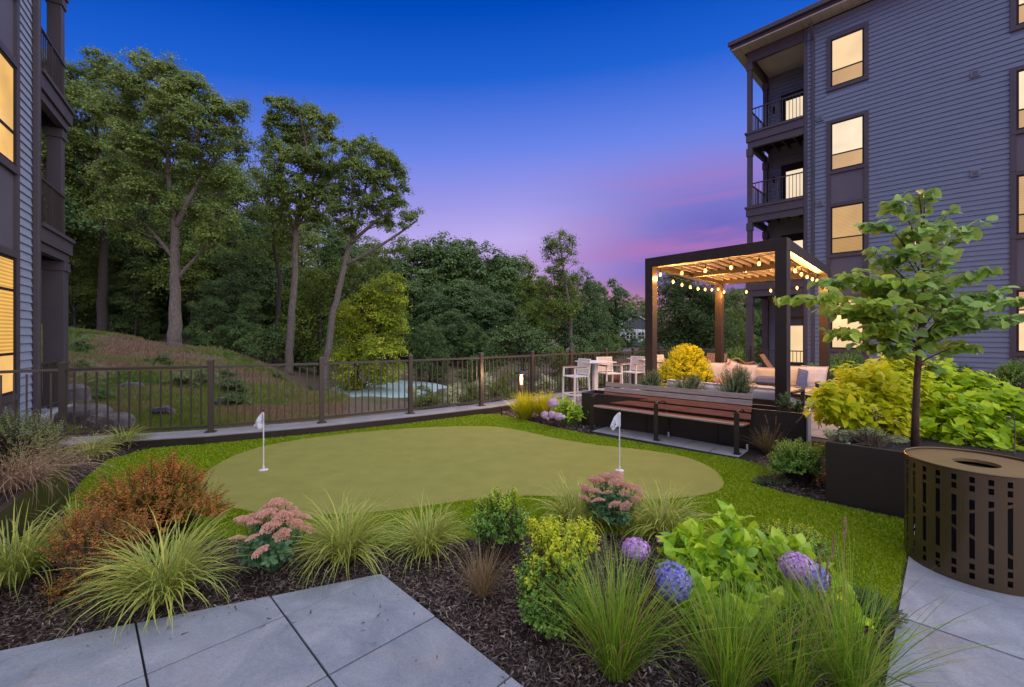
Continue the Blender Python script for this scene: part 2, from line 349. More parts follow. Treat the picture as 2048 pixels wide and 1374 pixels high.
def crown_tree(base, trunk, blobs, n_leaves, ls, seed, tuft=.5, tr=2.2, tpl='quad', forks=(), twigs=True, up=.55, limb_r=.028, per_=70):
    """trunk: [(x,y,z,r)], blobs: [(x,y,z,rad)] in world space; returns (wood MB, leaf MB)"""
    r = np.random.default_rng(seed); wood = MB(); lf = MB(); base = np.array(base, float)
    T = np.array(trunk, float); T[:, 3] *= .84
    t = np.linspace(0, len(T)-1, len(T)*4); i = np.minimum(t.astype(int), len(T)-2); f = (t-i)[:, None]
    TT = T[i]*(1-f)+T[i+1]*f
    TT[1:-1, :2] += r.normal(size=(len(TT)-2, 2))*TT[1:-1, 3:4]*.12
    TT[0, 3] *= 1.2
    wood.tube(TT[:, :3], TT[:, 3], 10)
    nodes = [TT]
    for fk in forks:
        K = np.array(fk, float); tt = np.linspace(0, 1, 10)[:, None]
        P = bez(K[0, :3], K[1, :3], K[2, :3], 10); rr = (K[0, 3]*(1-tt)+K[2, 3]*tt)[:, 0]
        wood.tube(P, rr, 7); nodes.append(np.hstack([P, rr[:, None]]))
    A = np.vstack(nodes); B = np.array(blobs, float)
    w = B[:, 3]**2.2; cnt = np.maximum(3, (w/w.sum()*n_leaves/ (per_*tr/2.2))).astype(int)
    for b, c in zip(B, cnt):
        dd = A[:, :3]-b[:3]; dist = np.linalg.norm(dd, axis=1)+np.maximum(0, dd[:, 2]+.35*np.linalg.norm(dd[:, :2], axis=1))*3
        a = A[np.argmin(dist)]
        mid = (a[:3]*.5+b[:3]*.5); mid = mid+np.array((0, 0, -.12*np.linalg.norm(b[:3]-a[:3])))+r.normal(size=3)*.08*b[3]
        lp = bez(a[:3], mid, b[:3]+np.array((0, 0, .3*b[3])), 8); r0 = min(a[3]*.75, limb_r*b[3]+.02)
        wood.tube(lp, np.linspace(r0, r0*.25, 8), 5)
        d = randdir(c, r); d[:, 2] = np.where(r.random(c) < .62, np.abs(d[:, 2]), d[:, 2])
        tips = b[:3]+nrm(d)*b[3]*(.40+.68*r.random(c)[:, None]**.6+.3*(r.random(c)[:, None] < .08))
        if twigs:
            for tp in tips:
                k = lp[r.integers(3, 8)]; m2 = (k+tp)/2+r.normal(size=3)*.06*b[3]
                wood.tube(bez(k, m2, tp, 4), [r0*.28, r0*.2, r0*.13, r0*.05], 3, cap=False)
        per = max(4, int(n_leaves/cnt.sum()))
        off = r.normal(size=(c, per, 3))*np.array((1, 1, .72))*tuft*.62
        off = off*(.6+.8*r.random((c, 1, 1))); off[..., 2] = np.abs(off[..., 2])*1.15-.25*(off[..., 0]**2+off[..., 1]**2)/tuft
        P = (tips[:, None]+off).reshape(-1, 3); out = nrm(nrm(off.reshape(-1, 3))*.8+nrm(P-b[:3])*.5)
        N = nrm(out*.7+np.array((0, 0, up))+randdir(len(P), r)*.55)
        D = nrm(np.cross(N, randdir(len(P), r))+np.array((0, 0, -.25)))
        s = ls*(.65+.7*r.random(len(P)))
        add_leaves(lf, P-base, D, N, s, s*.72, tpl)
    wood.V = [v-base for v in wood.V]
    return wood, lf

def make_tree(name, label, base, wood, lf, wmat, lmat, group=None, cat='tree'):
    t = thing(name, label, cat, tuple(base), 0, group)
    wood.build('trunk', wmat, t, smooth=True); lf.build('crown', lmat, t); return t

def dome_tips(blobs, n, r, low=-.1):
    """points on and just under the skin of a bunch of ellipsoids (x,y,z,rx,ry,rz) with outward directions"""
    B = np.array(blobs, float); w = (B[:, 3]*B[:, 5]); idx = r.choice(len(B), n, p=w/w.sum())
    d = randdir(n, r); flip = d[:, 2] < low; d[flip, 2] *= -1
    k = .55+.5*r.random(n)**.5
    P = B[idx, :3]+d*B[idx, 3:6]*k[:, None]; return P, nrm(d+np.array((0, 0, .55))), idx, B

def shoots(tips, dirs, r, per=12, slen=.14, ls=.03, ws=.018, tpl='oval', tilt=.9, mb=None, flat=.0, jit=.25, taper=.5):
    mb = mb or MB(); n = len(tips)
    s = np.linspace(0, 1, per)[None, :, None]; D0 = dirs[:, None]
    P = tips[:, None]-D0*slen*(1-s)
    a = np.arange(per)*2.4+r.random((n, 1))*6.28
    e1 = nrm(np.cross(dirs, np.array((.3, .2, 1.)))); e2 = np.cross(dirs, e1)
    side = e1[:, None]*np.cos(a)[..., None]+e2[:, None]*np.sin(a)[..., None]
    if flat: side = nrm(side*np.array((1, 1, 1-flat)))
    D = nrm(D0*(1-tilt*(1-s*.5)) + side*tilt+r.normal(size=(n, per, 3))*jit)
    N = nrm(D0+np.array((0, 0, .4))-D*(D0*D).sum(-1, keepdims=True)+r.normal(size=(n, per, 3))*jit)
    sz = (1-taper*s[..., 0])*(.75+.5*r.random((n, per)))
    add_leaves(mb, P.reshape(-1, 3), D.reshape(-1, 3), N.reshape(-1, 3), (ls*sz).ravel(), (ws*sz).ravel(), tpl)
    return mb
def stems(mb, roots, tips, r, r0=.006, every=1, seg=5, sag=.15):
    for q, tp in list(zip(roots, tips))[::every]:
        d = np.linalg.norm(tp-q); mid = q*.5+tp*.5+np.array((0, 0, sag*d))*np.array((1, 1, 1))+r.normal(size=3)*.05*d
        mb.tube(bez(q, mid, tp, seg), np.linspace(r0, r0*.35, seg), 4, cap=False)

def shrub(name, label, loc, blobs, n, seed, mleaf, group=None, cat='shrub', per=12, slen=.12, ls=.028, ws=.017, tpl='oval',
          tilt=.9, low=-.1, stem_every=2, stem_r=.004, flat=0., root=.06, part='foliage', mstem=None, taper=.5, mtip=None, ztip=0):
    """blobs in local space"""
    r = np.random.default_rng(seed); t = thing(name, label, cat, loc, 0, group)
    P, D, idx, B = dome_tips(blobs, n, r, low); P[:, 2] = np.maximum(P[:, 2], .015)
    up_ = (P[:, 2]+r.normal(size=n)*.05 > ztip) if mtip else np.zeros(n, bool)
    shoots(P[~up_], D[~up_], r, per, slen, ls, ws, tpl, tilt, flat=flat, taper=taper).build(part, mleaf, t)
    if mtip: shoots(P[up_], D[up_], r, per, slen, ls, ws, tpl, tilt, flat=flat, taper=taper).build('new_growth', mtip, t)
    st = MB(); q = np.c_[r.normal(size=(n, 2))*root, np.zeros(n)]; q[:, :2] += (P[:, :2]*.12)
    stems(st, q, P, r, stem_r, stem_every); st.build('stems', mstem or M['twig'], t, smooth=True)
    return t

def blades(n, L, spread, W, r, t0=(.05, .6), kap=(.6, 2.2), seg=6, rad=.05, zmin=.006, fold=.0, az=None):
    mb = MB(); az = r.random(n)*2*math.pi if az is None else az
    ln = L[0]+(L[1]-L[0])*r.random(n); th0 = t0[0]+(t0[1]-t0[0])*r.random(n); k = kap[0]+(kap[1]-kap[0])*r.random(n)
    s = (np.arange(seg)+.5)/seg; th = th0[:, None]+k[:, None]*s[None]**1.4
    h = np.cumsum(np.sin(th), 1)*ln[:, None]/seg; z = np.cumsum(np.cos(th), 1)*ln[:, None]/seg
    h = np.c_[np.zeros(n), h]; z = np.c_[np.zeros(n), z]
    br = np.sqrt(r.random(n))*rad; ba = az+r.normal(size=n)*.7
    wob = r.normal(size=n)*.25
    a2 = az[:, None]+wob[:, None]*np.linspace(0, 1, seg+1)[None]
    X = (br*np.cos(ba))[:, None]+h*np.cos(a2); Y = (br*np.sin(ba))[:, None]+h*np.sin(a2)
    sp = np.linspace(0, 1, seg+1)[None]; w = W*(.7+.6*r.random((n, 1)))*np.clip((1-sp**2.2)*(.75+.5*sp), .04, 1)/2
    sx, sy = -np.sin(a2), np.cos(a2); tw = r.normal(size=(n, 1))*.35
    z = np.maximum(z, zmin)
    L_ = np.stack([X-sx*w, Y-sy*w, z-tw*w], -1); R_ = np.stack([X+sx*w, Y+sy*w, z+tw*w], -1)
    V = np.stack([L_, R_], 2).reshape(-1, 3)
    uv = np.stack([np.broadcast_to(np.array([0., 1.])[None, None], (n, seg+1, 2)), np.broadcast_to(sp[..., None], (n, seg+1, 2))], -1).reshape(-1, 2)
    i = np.arange(seg)*2; q = np.stack([i, i+1, i+3, i+2], 1)[None]+(np.arange(n)*(seg+1)*2)[:, None, None]
    mb.add(V, q.reshape(-1, 4), uv+1e-4); return mb

# leaf palettes (real-world base colours)
M['lf_oak'] = leafmat('oak leaves', [(0, (.03, .055, .014)), (.45, (.085, .13, .03)), (.8, (.17, .225, .045)), (1, (.28, .32, .09))], .3, .5, .35)
M['lf_mid'] = leafmat('wood leaves', [(0, (.025, .05, .018)), (.5, (.065, .11, .034)), (.85, (.12, .18, .05)), (1, (.19, .24, .07))], .28, .5, .3)
M['lf_dark'] = leafmat('dark wood leaves', [(0, (.022, .048, .02)), (.5, (.06, .105, .038)), (.85, (.115, .17, .055)), (1, (.18, .23, .08))], .25, .55, .3)
M['lf_yellow'] = leafmat('yellow green leaves', [(0, (.05, .09, .012)), (.4, (.15, .21, .02)), (.75, (.30, .34, .025)), (1, (.44, .43, .03))], .35, .5, .6)
M['lf_lime'] = leafmat('lime leaves', [(0, (.04, .075, .015)), (.5, (.10, .15, .025)), (1, (.2, .24, .04))], .35, .5, .5)
M['lf_gold'] = leafmat('gold leaves', [(0, (.12, .22, .008)), (.35, (.26, .38, .012)), (.65, (.48, .52, .018)), (1, (.68, .58, .025))], .4, .42, 1.7)
M['lf_thread'] = leafmat('golden thread foliage', [(0, (.22, .27, .01)), (.5, (.44, .44, .012)), (1, (.62, .58, .02))], .3, .6, 4)
M['lf_redbud'] = leafmat('redbud leaves', [(0, (.05, .12, .014)), (.5, (.12, .23, .025)), (.85, (.21, .33, .045)), (1, (.36, .42, .18))], .35, .35, 2.5, .5)
M['lf_box'] = leafmat('box leaves', [(0, (.03, .085, .016)), (.45, (.08, .18, .025)), (.8, (.18, .31, .035)), (1, (.34, .44, .045))], .3, .32, 5, .5)
M['lf_boxy'] = leafmat('yellow tipped leaves', [(0, (.06, .14, .016)), (.4, (.17, .29, .025)), (.75, (.37, .45, .03)), (1, (.62, .56, .04))], .3, .35, 4, .5)
M['lf_hyd'] = leafmat('hydrangea leaves', [(0, (.08, .18, .012)), (.5, (.2, .35, .018)), (1, (.42, .5, .03))], .35, .35, 4, .5)
M['lf_tips'] = leafmat('yellow new growth', [(0, (.16, .26, .016)), (.4, (.32, .40, .02)), (.75, (.50, .48, .025)), (1, (.62, .54, .03))], .35, .4, 4, .3)
M['lf_barberry'] = leafmat('barberry leaves', [(0, (.07, .12, .02)), (.3, (.15, .10, .022)), (.62, (.28, .105, .028)), (.85, (.40, .16, .03)), (1, (.5, .27, .04))], .3, .45, 3.5)
M['lf_rose'] = leafmat('rosemary leaves', [(0, (.06, .1, .045)), (.5, (.12, .17, .075)), (1, (.21, .26, .12))], .2, .5, 4)
M['lf_juniper'] = leafmat('juniper leaves', [(0, (.03, .075, .03)), (.5, (.06, .13, .05)), (1, (.12, .2, .07))], .2, .5, 4)
M['lf_sedum'] = leafmat('sedum leaves', [(0, (.03, .08, .04)), (.5, (.06, .14, .06)), (1, (.13, .22, .09))], .2, .4, 4)
M['lf_grey'] = leafmat('silvery leaves', [(0, (.16, .2, .09)), (.5, (.33, .37, .19)), (1, (.6, .6, .36))], .2, .5, 4)
M['lf_bush'] = leafmat('mixed bush leaves', [(0, (.04, .08, .03)), (.5, (.1, .15, .05)), (.8, (.2, .22, .09)), (1, (.33, .22, .12))], .3, .5, 3)
M['fl_pink'] = leafmat('pink sedum flowers', [(0, (.36, .17, .14)), (.4, (.5, .27, .21)), (.75, (.5, .36, .27)), (1, (.5, .43, .28))], .25, .7, 9)
M['fl_blue'] = leafmat('blue violet florets', [(0, (.13, .12, .46)), (.45, (.19, .2, .5)), (.75, (.30, .22, .5)), (1, (.42, .42, .5))], .3, .6, 9)
M['fl_violet'] = leafmat('violet florets', [(0, (.32, .12, .46)), (.5, (.44, .25, .68)), (1, (.6, .42, .8))], .3, .6, 9)
M['fl_rose'] = leafmat('pale pink florets', [(0, (.45, .2, .36)), (.5, (.6, .34, .5)), (1, (.75, .55, .62))], .3, .6, 9)
M['fl_white'] = leafmat('whitish florets', [(0, (.5, .5, .5)), (1, (.75, .72, .75))], .3, .6, 9)
M['bl_var'] = blademat('variegated blades', [(0, (.08, .18, .012)), (.4, (.17, .30, .016)), (.75, (.36, .46, .02)), (1, (.62, .56, .04))], (.66, .64, .22))
M['bl_green'] = blademat('green blades', [(0, (.09, .2, .015)), (.5, (.22, .38, .025)), (.82, (.38, .5, .045)), (.92, (.35, .33, .08)), (1, (.35, .2, .08))])
M['bl_tan'] = blademat('tan blades', [(0, (.12, .10, .03)), (.4, (.26, .19, .08)), (1, (.45, .30, .17))])
M['bl_dry'] = blademat('dry blades', [(0, (.30, .2, .12)), (.5, (.45, .3, .2)), (1, (.55, .42, .27))])
M['bl_wild'] = blademat('wild grass', [(0, (.09, .16, .02)), (.35, (.18, .26, .035)), (.52, (.28, .27, .08)), (.72, (.32, .22, .12)), (1, (.36, .22, .15))], patch=.3)
M['bl_yel'] = blademat('yellow green blades', [(0, (.28, .34, .01)), (.5, (.56, .54, .02)), (1, (.74, .64, .04))])

# ---------------------------------------------------------------- ground
FENCE = [(-7.5,5.76),(-6.66,6.45),(-4.86,7.02),(-3.39,7.75),(-2.02,8.65),(-.68,9.6),(.49,10.65),(1.57,11.6),(2.67,12.35),(3.65,13.1),(4.75,13.95),(6.06,14.7),(7.4,15.4),(8.75,15.9)]
FZ = .12
CP = [(75,655,24),(200,668,24),(300,690,24),(350,694,25),(400,708,24),(470,730,23),(540,762,22),
      (60,700,16),(200,716,16),(300,735,15.5),(420,765,15),(520,800,15),
      (130,800,10.8),(220,812,10.5),(350,832,10),(450,840,9.9),(560,845,10.4),(640,850,10.6),
      (620,815,14),(560,815,19),(640,814,24),(760,818,25),(700,804,27),(700,812,23),(740,792,30),(800,790,33),(850,835,13),(840,818,22),(1000,815,14),(1000,770,24),(1200,790,16),(1200,745,30),(1450,755,19),(1450,725,30),
      (900,720,50),(1100,715,50),(1300,712,50),(1500,712,50),(1800,712,50),
      (60,650,38),(350,668,38),(200,650,60),(500,700,38),(700,745,38),(0,640,90),(600,690,90),(1000,690,100),(1500,690,100),(2000,690,100),(500,668,300),(1500,668,300)]
CPW = np.array([Q(*c) for c in CP]+[(-12,4,-.1),(-14,9,.2),(-20,5,.8),(-9,-6,-.2),(0,-15,-.4),(15,-12,-.4),(25,10,-.6),(14,22,-.8),(-40,0,2),(45,30,-1),(-300,100,5),(300,100,2)])
def hz(X, Y):
    X = np.asarray(X, float); Y = np.asarray(Y, float)
    d2 = (X[..., None]-CPW[:, 0])**2+(Y[..., None]-CPW[:, 1])**2
    w = 1/(d2+1.2+.0006*(X[..., None]**2+Y[..., None]**2))**1.7
    z = (w*CPW[:, 2]).sum(-1)/w.sum(-1)
    z = z+.10*np.sin(X*.9+Y*.4)*np.sin(Y*.8-X*.3+1)+.05*np.sin(X*2.3+1)*np.sin(Y*2.1)
    return z
FB = np.array(FENCE)
TERR = [(-12,-12)]+[(-12, 3.0)]+[(x-.02, y-.02) for x, y in FENCE]+[(11, 17.2),(24, 17),(24,-12)]   # the roof terrace itself
lx = np.sinh(np.linspace(-5.2, 5.2, 230))*2.6; ly = np.sinh(np.linspace(-3.0, 5.6, 230))*2.6+7
GX, GY = np.meshgrid(lx, ly); Z = hz(GX, GY)
ins = inpoly(np.c_[GX.ravel(), GY.ravel()], TERR).reshape(GX.shape)
Z = np.where(ins, np.minimum(Z, -.5), Z)
g = MB(); nx = len(lx); ii, jj = np.meshgrid(np.arange(len(ly)-1), np.arange(nx-1), indexing='ij'); a = (ii*nx+jj).ravel()
g.add(np.stack([GX, GY, Z], -1).reshape(-1, 3), np.stack([a, a+1, a+nx+1, a+nx], 1))
def hill_mat():
    m, n, b = mat('hillside'); tc = nd(n, 'ShaderNodeTexCoord'); v = tc.outputs['Object']
    z = nd(n, 'ShaderNodeTexNoise', {0: v, 'Scale': .28, 'Detail': 8, 'Roughness': .62})
    c = rampn(n, z.outputs[0], [(.36, (.09, .14, .025)), (.45, (.17, .19, .05)), (.51, (.26, .19, .12)), (.64, (.22, .14, .11))])
    z2 = nd(n, 'ShaderNodeTexNoise', {0: v, 'Scale': 6, 'Detail': 8, 'Roughness': .7})
    c2 = nd(n, 'ShaderNodeMix', {0: z2.outputs[0], 6: c, 7: (.05, .045, .02, 1)}, data_type='RGBA').outputs[2]
    n.links.new(c2, b.inputs['Base Color']); b.inputs['Roughness'].default_value = .95
    bp = nd(n, 'ShaderNodeBump', {'Height': z2.outputs[0], 'Strength': 1, 'Distance': .1}); n.links.new(bp.outputs[0], b.inputs['Normal']); return m
M['hill'] = hill_mat()
struct(g.build('terrain', M['hill'], smooth=True))

# the terrace's planting soil, one dark sheet under everything
terr_edge = MB(); terr_edge.prism(TERR, -.45, -.012)
struct(terr_edge.build('terrace_base', M['joint']))

green_px = [(430,930),(500,898),(580,882),(660,871),(760,861),(850,855),(940,852),(1000,854),(1050,863),(1110,877),(1180,889),(1250,896),(1320,904),(1380,916),(1425,936),(1450,962),(1444,980),(1410,991),(1350,998),(1280,1001),(1200,999),(1120,994),(1050,992),(980,995),(900,1006),(820,1018),(740,1026),(640,1031),(560,1031),(490,1023),(430,1006),(398,985),(396,960)]
GREEN = smooth_poly([G(*p) for p in green_px], 2)
turf_px = [(168,958),(215,920),(300,897),(430,886),(560,874),(700,858),(830,843),(960,829),(1000,829),(1040,838),(1100,853),(1180,869),(1300,889),(1472,918),(1530,930),(1552,948),(1500,966),(1570,986),(1650,1005),(1808,1040)]
TURF = [G(*p) for p in turf_px]+[(3.66,3.99),(3.59,3.89),(2.79,3.09),(2.50,2.80),(2.31,2.61)]+[G(*p) for p in [(1700,1215),(1600,1150),(1480,1108),(1330,1080),(1200,1072),(1100,1078),(1000,1080),(900,1084),(800,1100),(690,1104),(560,1098),(450,1082),(300,1110),(150,1120),(128,1010)]]
def box_noise(): pass
green_o = fill_poly('putting_green', GREEN, .006, M['green']); struct(green_o)
turf_o = fill_poly('turf_backing', TURF, .002, M['turfbase'], [list(reversed(GREEN))]); struct(turf_o)
MULCH = [(-7.6,1.2)]+[(-6.9,5.9)]+[(x+.1, y-.3) for x, y in FENCE[1:7]]+[(1.0,9.6),(1.7,8.6),(4.4,6.3),(4.9,5.6),(4.6,3.2),(2.0,1.0)]+[(.6,.8)]
mulch_o = fill_poly('mulch_bed', [(-7.6,1.2),(-7.0,6.1)]+[(x+.08, y-.28) for x, y in FENCE[2:7]]+[(1.0,9.7),(1.75,8.55),(4.5,6.25),(5.0,4.8),(4.0,2.6),(2.0,.9),(-1,.9)], -.004, M['mulch']); struct(mulch_o)

def scatter(poly, dens, r, hole=None):
    P = np.array(poly); lo, hi = P.min(0), P.max(0); n = int(dens*(hi-lo).prod())
    X = lo+(hi-lo)*r.random((n, 2)); k = inpoly(X, poly)
    if hole is not None: k &= ~inpoly(X, hole)
    return X[k]
# turf fibres: dense short blades, densest near the camera
r = np.random.default_rng(3); X = scatter(TURF, 9000, r, GREEN); keep = r.random(len(X)) < np.clip(4.2/X[:, 1], .3, 1)**1.3; X = X[keep]
n = len(X); az = r.random(n)*6.28; h = .012+.010*r.random(n); w = .0045*np.clip(X[:, 1]/3.5, 1, 2.6)
lean = .012*r.normal(size=(n, 2)); c, s = np.cos(az)*w, np.sin(az)*w
tv = np.stack([np.c_[X[:, 0]-c, X[:, 1]-s, np.full(n, .002)], np.c_[X[:, 0]+c, X[:, 1]+s, np.full(n, .002)], np.c_[X[:, 0]+lean[:, 0], X[:, 1]+lean[:, 1], h]], 1)
tm = MB(); tm.add(tv.reshape(-1, 3), np.arange(n*3).reshape(-1, 3))
M['turf'] = blademat('turf fibre', [(0, (.20, .31, .001)), (.6, (.26, .38, .002)), (1, (.32, .44, .006))])
tag(struct(tm.build('turf', M['turf']), 'stuff'), 'short bright green artificial grass around the putting green', 'grass')

# ---------------------------------------------------------------- paving slabs in the foreground
ga, gb = np.array((-.705, .709)), np.array((.709, .705))
def paver_field(origin, rng_i, rng_j, size, clips, z0, z1, mats, name, gap=.010, parent=None, skip=None, th=.0025, av=None, bv=None):
    av = ga if av is None else av; bv = gb if bv is None else bv; out = []
    rr = random.Random(5)
    for i in rng_i:
        for j in rng_j:
            o = np.array(origin)+av*i*size+bv*j*size
            c = [o+av*gap/2+bv*gap/2, o+av*gap/2+bv*(size-gap/2), o+av*(size-gap/2)+bv*(size-gap/2), o+av*(size-gap/2)+bv*gap/2]
            poly = [tuple(p) for p in c][::-1]
            ar = sum(poly[k][0]*poly[(k+1) % 4][1]-poly[(k+1) % 4][0]*poly[k][1] for k in range(4))
            if ar < 0: poly = poly[::-1]
            for p, nn in clips: poly = clip(poly, p, nn) if len(poly) > 2 else poly
            if len(poly) < 3: continue
            if abs(sum(poly[k][0]*poly[(k+1) % len(poly)][1]-poly[(k+1) % len(poly)][0]*poly[k][1] for k in range(len(poly)))) < .002: continue
            if skip and skip(np.mean(poly, 0)): continue
            dz = rr.uniform(-th, th); m = MB(); m.prism(poly, z0, z1+dz)
            out.append(m.build(name, mats[rr.randrange(len(mats))], parent, bev=.003))
    return out
e0, e1, e2 = G(0, 1310), G(765, 1153), G(1040, 1374)
d1 = np.array(e1)-np.array(e0); n1 = (d1[1], -d1[0]); d2 = np.array(e2)-np.array(e1); n2 = (d2[1]*-1, d2[0])
n2 = (-abs(d2[1]), -abs(d2[0])) if False else (d2[1], -d2[0])
base_l = MB(); pl = [e0, e1, e2, (.9,1.2),(.9,-.5),(-6,-.5),(-6,e0[1]-.6)]
base_l.prism([(-6,-.5),(.9+.4,-.5),(e2[0]+.9,e2[1]-.9),e2,e1,e0,(-6,e0[1]-.65)], -.011, .006)
pave_l = struct(base_l.build('pavement', M['joint']))
paver_field((-.452, 2.586), range(-5, 3), range(-9, 1), .636, [(e1, n1), (e1, n2)], .006, .024, M['slabs'], 'paving_slab', parent=pave_l)
# right pavement
q0 = (2.289, 2.59); nr = (-ga[0], -ga[1])
base_r = MB(); base_r.prism([(2.79+.35,3.10+.35),(1.2,1.52),(1.2,-1),(8,-1),(8,6),(5.0,5.3)], -.011, .006)
pave_r = struct(base_r.build('walkway', M['joint']))
paver_field(q0, range(-7, 0), range(-4, 6), .636, [], .006, .024, M['slabs'], 'paving_slab', parent=pave_r)

# mulch chips
r = np.random.default_rng(5)
chip = []
def chips(poly, dens, hole=None, s=1.0, z=0.0):
    X = scatter(poly, dens, r, hole); n = len(X)
    D = randdir(n, r); D[:, 2] *= .35; D = nrm(D); N = nrm(randdir(n, r)*.5+np.array((0, 0, 1)))
    P = np.c_[X, z+.002+.022*r.random(n)]
    L = s*(.014+.034*r.random(n)); add_leaves(chip[-1], P-D*L[:, None]/2, D, N, L, s*(.005+.008*r.random(n)), 'needle')
pave_poly = [e0, e1, e2, (1.5, .2), (-6, .2)]
bed1 = [(-4.0,1.7), G(0,1312), G(541,1199), e1, e2, (1.3,1.0),(1.772,2.095),(2.30,2.62)]+[G(*p) for p in [(1700,1210),(1600,1145),(1480,1103),(1330,1075),(1200,1068),(1000,1076),(900,1080),(800,1096),(690,1100),(560,1094),(450,1078),(300,1104),(128,1100),(20,1160)]]
chip.append(MB()); chips(bed1, 6500)
chips([G(*p) for p in [(1500,925),(1560,900),(1655,880),(1655,1002),(1570,984),(1505,965),(1552,948)]], 2500, s=1.3)
chips([G(*p) for p in [(1000,828),(1180,866),(1240,845),(1170,820),(1060,805)]], 1200, s=1.8)
chips([G(*p) for p in [(110,1000),(128,905),(290,870),(300,896),(215,919),(168,957)]], 1200, s=1.5)
chips([e0, e1, e2, (e2[0]-.3, e2[1]-.3), (e1[0]-.1, e1[1]-.5), (e0[0], e0[1]-.3)], 55, z=.024, s=.8)
M['chips'] = blademat('bark chips', [(0, (.036, .023, .02)), (.5, (.10, .066, .056)), (.8, (.19, .14, .12)), (.93, (.31, .24, .2)), (1, (.46, .39, .31))])
tag(struct(chip[0].build('mulch_chips', M['chips']), 'stuff'), 'loose dark brown bark mulch chips scattered over the planting beds', 'mulch')

# patio (raised a step) and its pavers
PATIO = [(.62,10.55),(1.0,9.75),(1.72,8.72),(4.36,6.62),(5.0,5.5),(4.9,5.0),(8.2,5.2),(13.2,10.3),(9.0,15.4)]
PATIO = [(.62,10.45),(1.0,9.75),(1.72,8.72),(4.36,6.62),(5.2,5.6),(12.6,5.9),(13.0,11.6),(10.6,14.2),(9.0,15.5)]+[(x+.2, y-.3) for x, y in FENCE[7:13]][::-1]
pm = MB(); pm.prism(PATIO, -.01, .105); patio = struct(pm.build('patio', M['joint']))
def edges_clip(poly):
    out = []; c = np.mean(poly, 0)
    for i in range(len(poly)):
        a, b = np.array(poly[i]), np.array(poly[(i+1) % len(poly)]); d = b-a; nn = np.array((-d[1], d[0]))
        if np.dot(c-a, nn) < 0: nn = -nn
        out.append((tuple(a), tuple(nn)))
    return out
inside = lambda p: not inpoly(np.array([p]), PATIO)[0]
ua = np.array((-.644, .765)); ub = np.array((.765, .644))
paver_field((4.4, 7.0), range(-4, 10), range(-3, 12), .61, [], .104, .12, [M['patio']], 'patio_paver', parent=patio, skip=lambda p: inside(p), av=ua, bv=ub)

# ---------------------------------------------------------------- ledge and railing
def offset_line(P, o):
    P = np.array(P); T = np.gradient(P, axis=0); T /= np.linalg.norm(T, axis=1)[:, None]
    return P+np.c_[T[:, 1], -T[:, 0]]*o
inn, mid_, out_ = offset_line(FB, .30), offset_line(FB, .24), offset_line(FB, -.22)
lm = MB()
n = len(FB)
def strip(m, A, B, z0, z1):
    for i in range(len(A)-1):
        m.prism([tuple(A[i]), tuple(A[i+1]), tuple(B[i+1]), tuple(B[i])], z0, z1)
strip(lm, inn, out_, -.6, FZ)
ledge = tag(lm.build('concrete_ledge', M['ledge']), 'long low concrete ledge carrying the brown metal railing', 'ledge')
em = MB(); strip(em, offset_line(FB, .34), offset_line(FB, .303), -.01, FZ-.012)
tag(em.build('edging_board', M['bronze']), 'dark bronze edging strip between the turf and the concrete ledge', 'edging')

fence = thing('metal_fence', 'long brown metal railing with thin balusters along the terrace edge in front of the trees', 'fence', (FENCE[1][0], FENCE[1][1], FZ))
fo = np.array(fence.location)
m = MB(); m.box((0,0,.565), (.075,.075,1.13)); m.box((0,0,.006), (.15,.15,.012)); post_me = m.mesh('post', M['rail'])
m = MB(); m.box((0,0,.012), (.092,.092,.03)); m.add([(-.046,-.046,.027),(.046,-.046,.027),(.046,.046,.027),(-.046,.046,.027),(0,0,.05)], [(0,1,4),(1,2,4),(2,3,4),(3,0,4)]); cap_me = m.mesh('cap', M['rail'])
m = MB(); m.box((0,0,.47), (.019,.019,.9)); bal_me = m.mesh('baluster', M['rail'])
for i, (x, y) in enumerate(FENCE):
    a = math.atan2(*(FB[min(i+1, n-1)]-FB[max(i-1, 0)])[::-1])
    p = link('post', post_me, fence); p.location = (x-fo[0], y-fo[1], 0); p.rotation_euler = (0, 0, a)
    c = link('cap', cap_me, p); c.location = (0, 0, 1.13)
    if i == n-1: continue
    x2, y2 = FENCE[i+1]; p0, p1 = np.array((x, y, 0))-[fo[0], fo[1], 0], np.array((x2, y2, 0))-[fo[0], fo[1], 0]
    u = (p1-p0)/np.linalg.norm(p1-p0)*.04
    q = MB(); q.beam(p0+u+(0,0,1.05), p1-u+(0,0,1.05), .05, .04); q.build('top_rail', M['rail'], fence, bev=.004)
    q = MB(); q.beam(p0+u+(0,0,.09), p1-u+(0,0,.09), .035, .035); q.build('bottom_rail', M['rail'], fence)
    nb = 14 if i else 9
    for k in range(1, nb):
        b = link('baluster', bal_me, fence); b.location = tuple(p0+(p1-p0)*k/nb+(0,0,.1)); b.rotation_euler = (0, 0, math.atan2(y2-y, x2-x))
        b.scale = (1, 1, .98)
for b in fence.children:
    if b.name.startswith('baluster'): b.location.z = .105
# bal mesh spans .02..0.92 above its origin

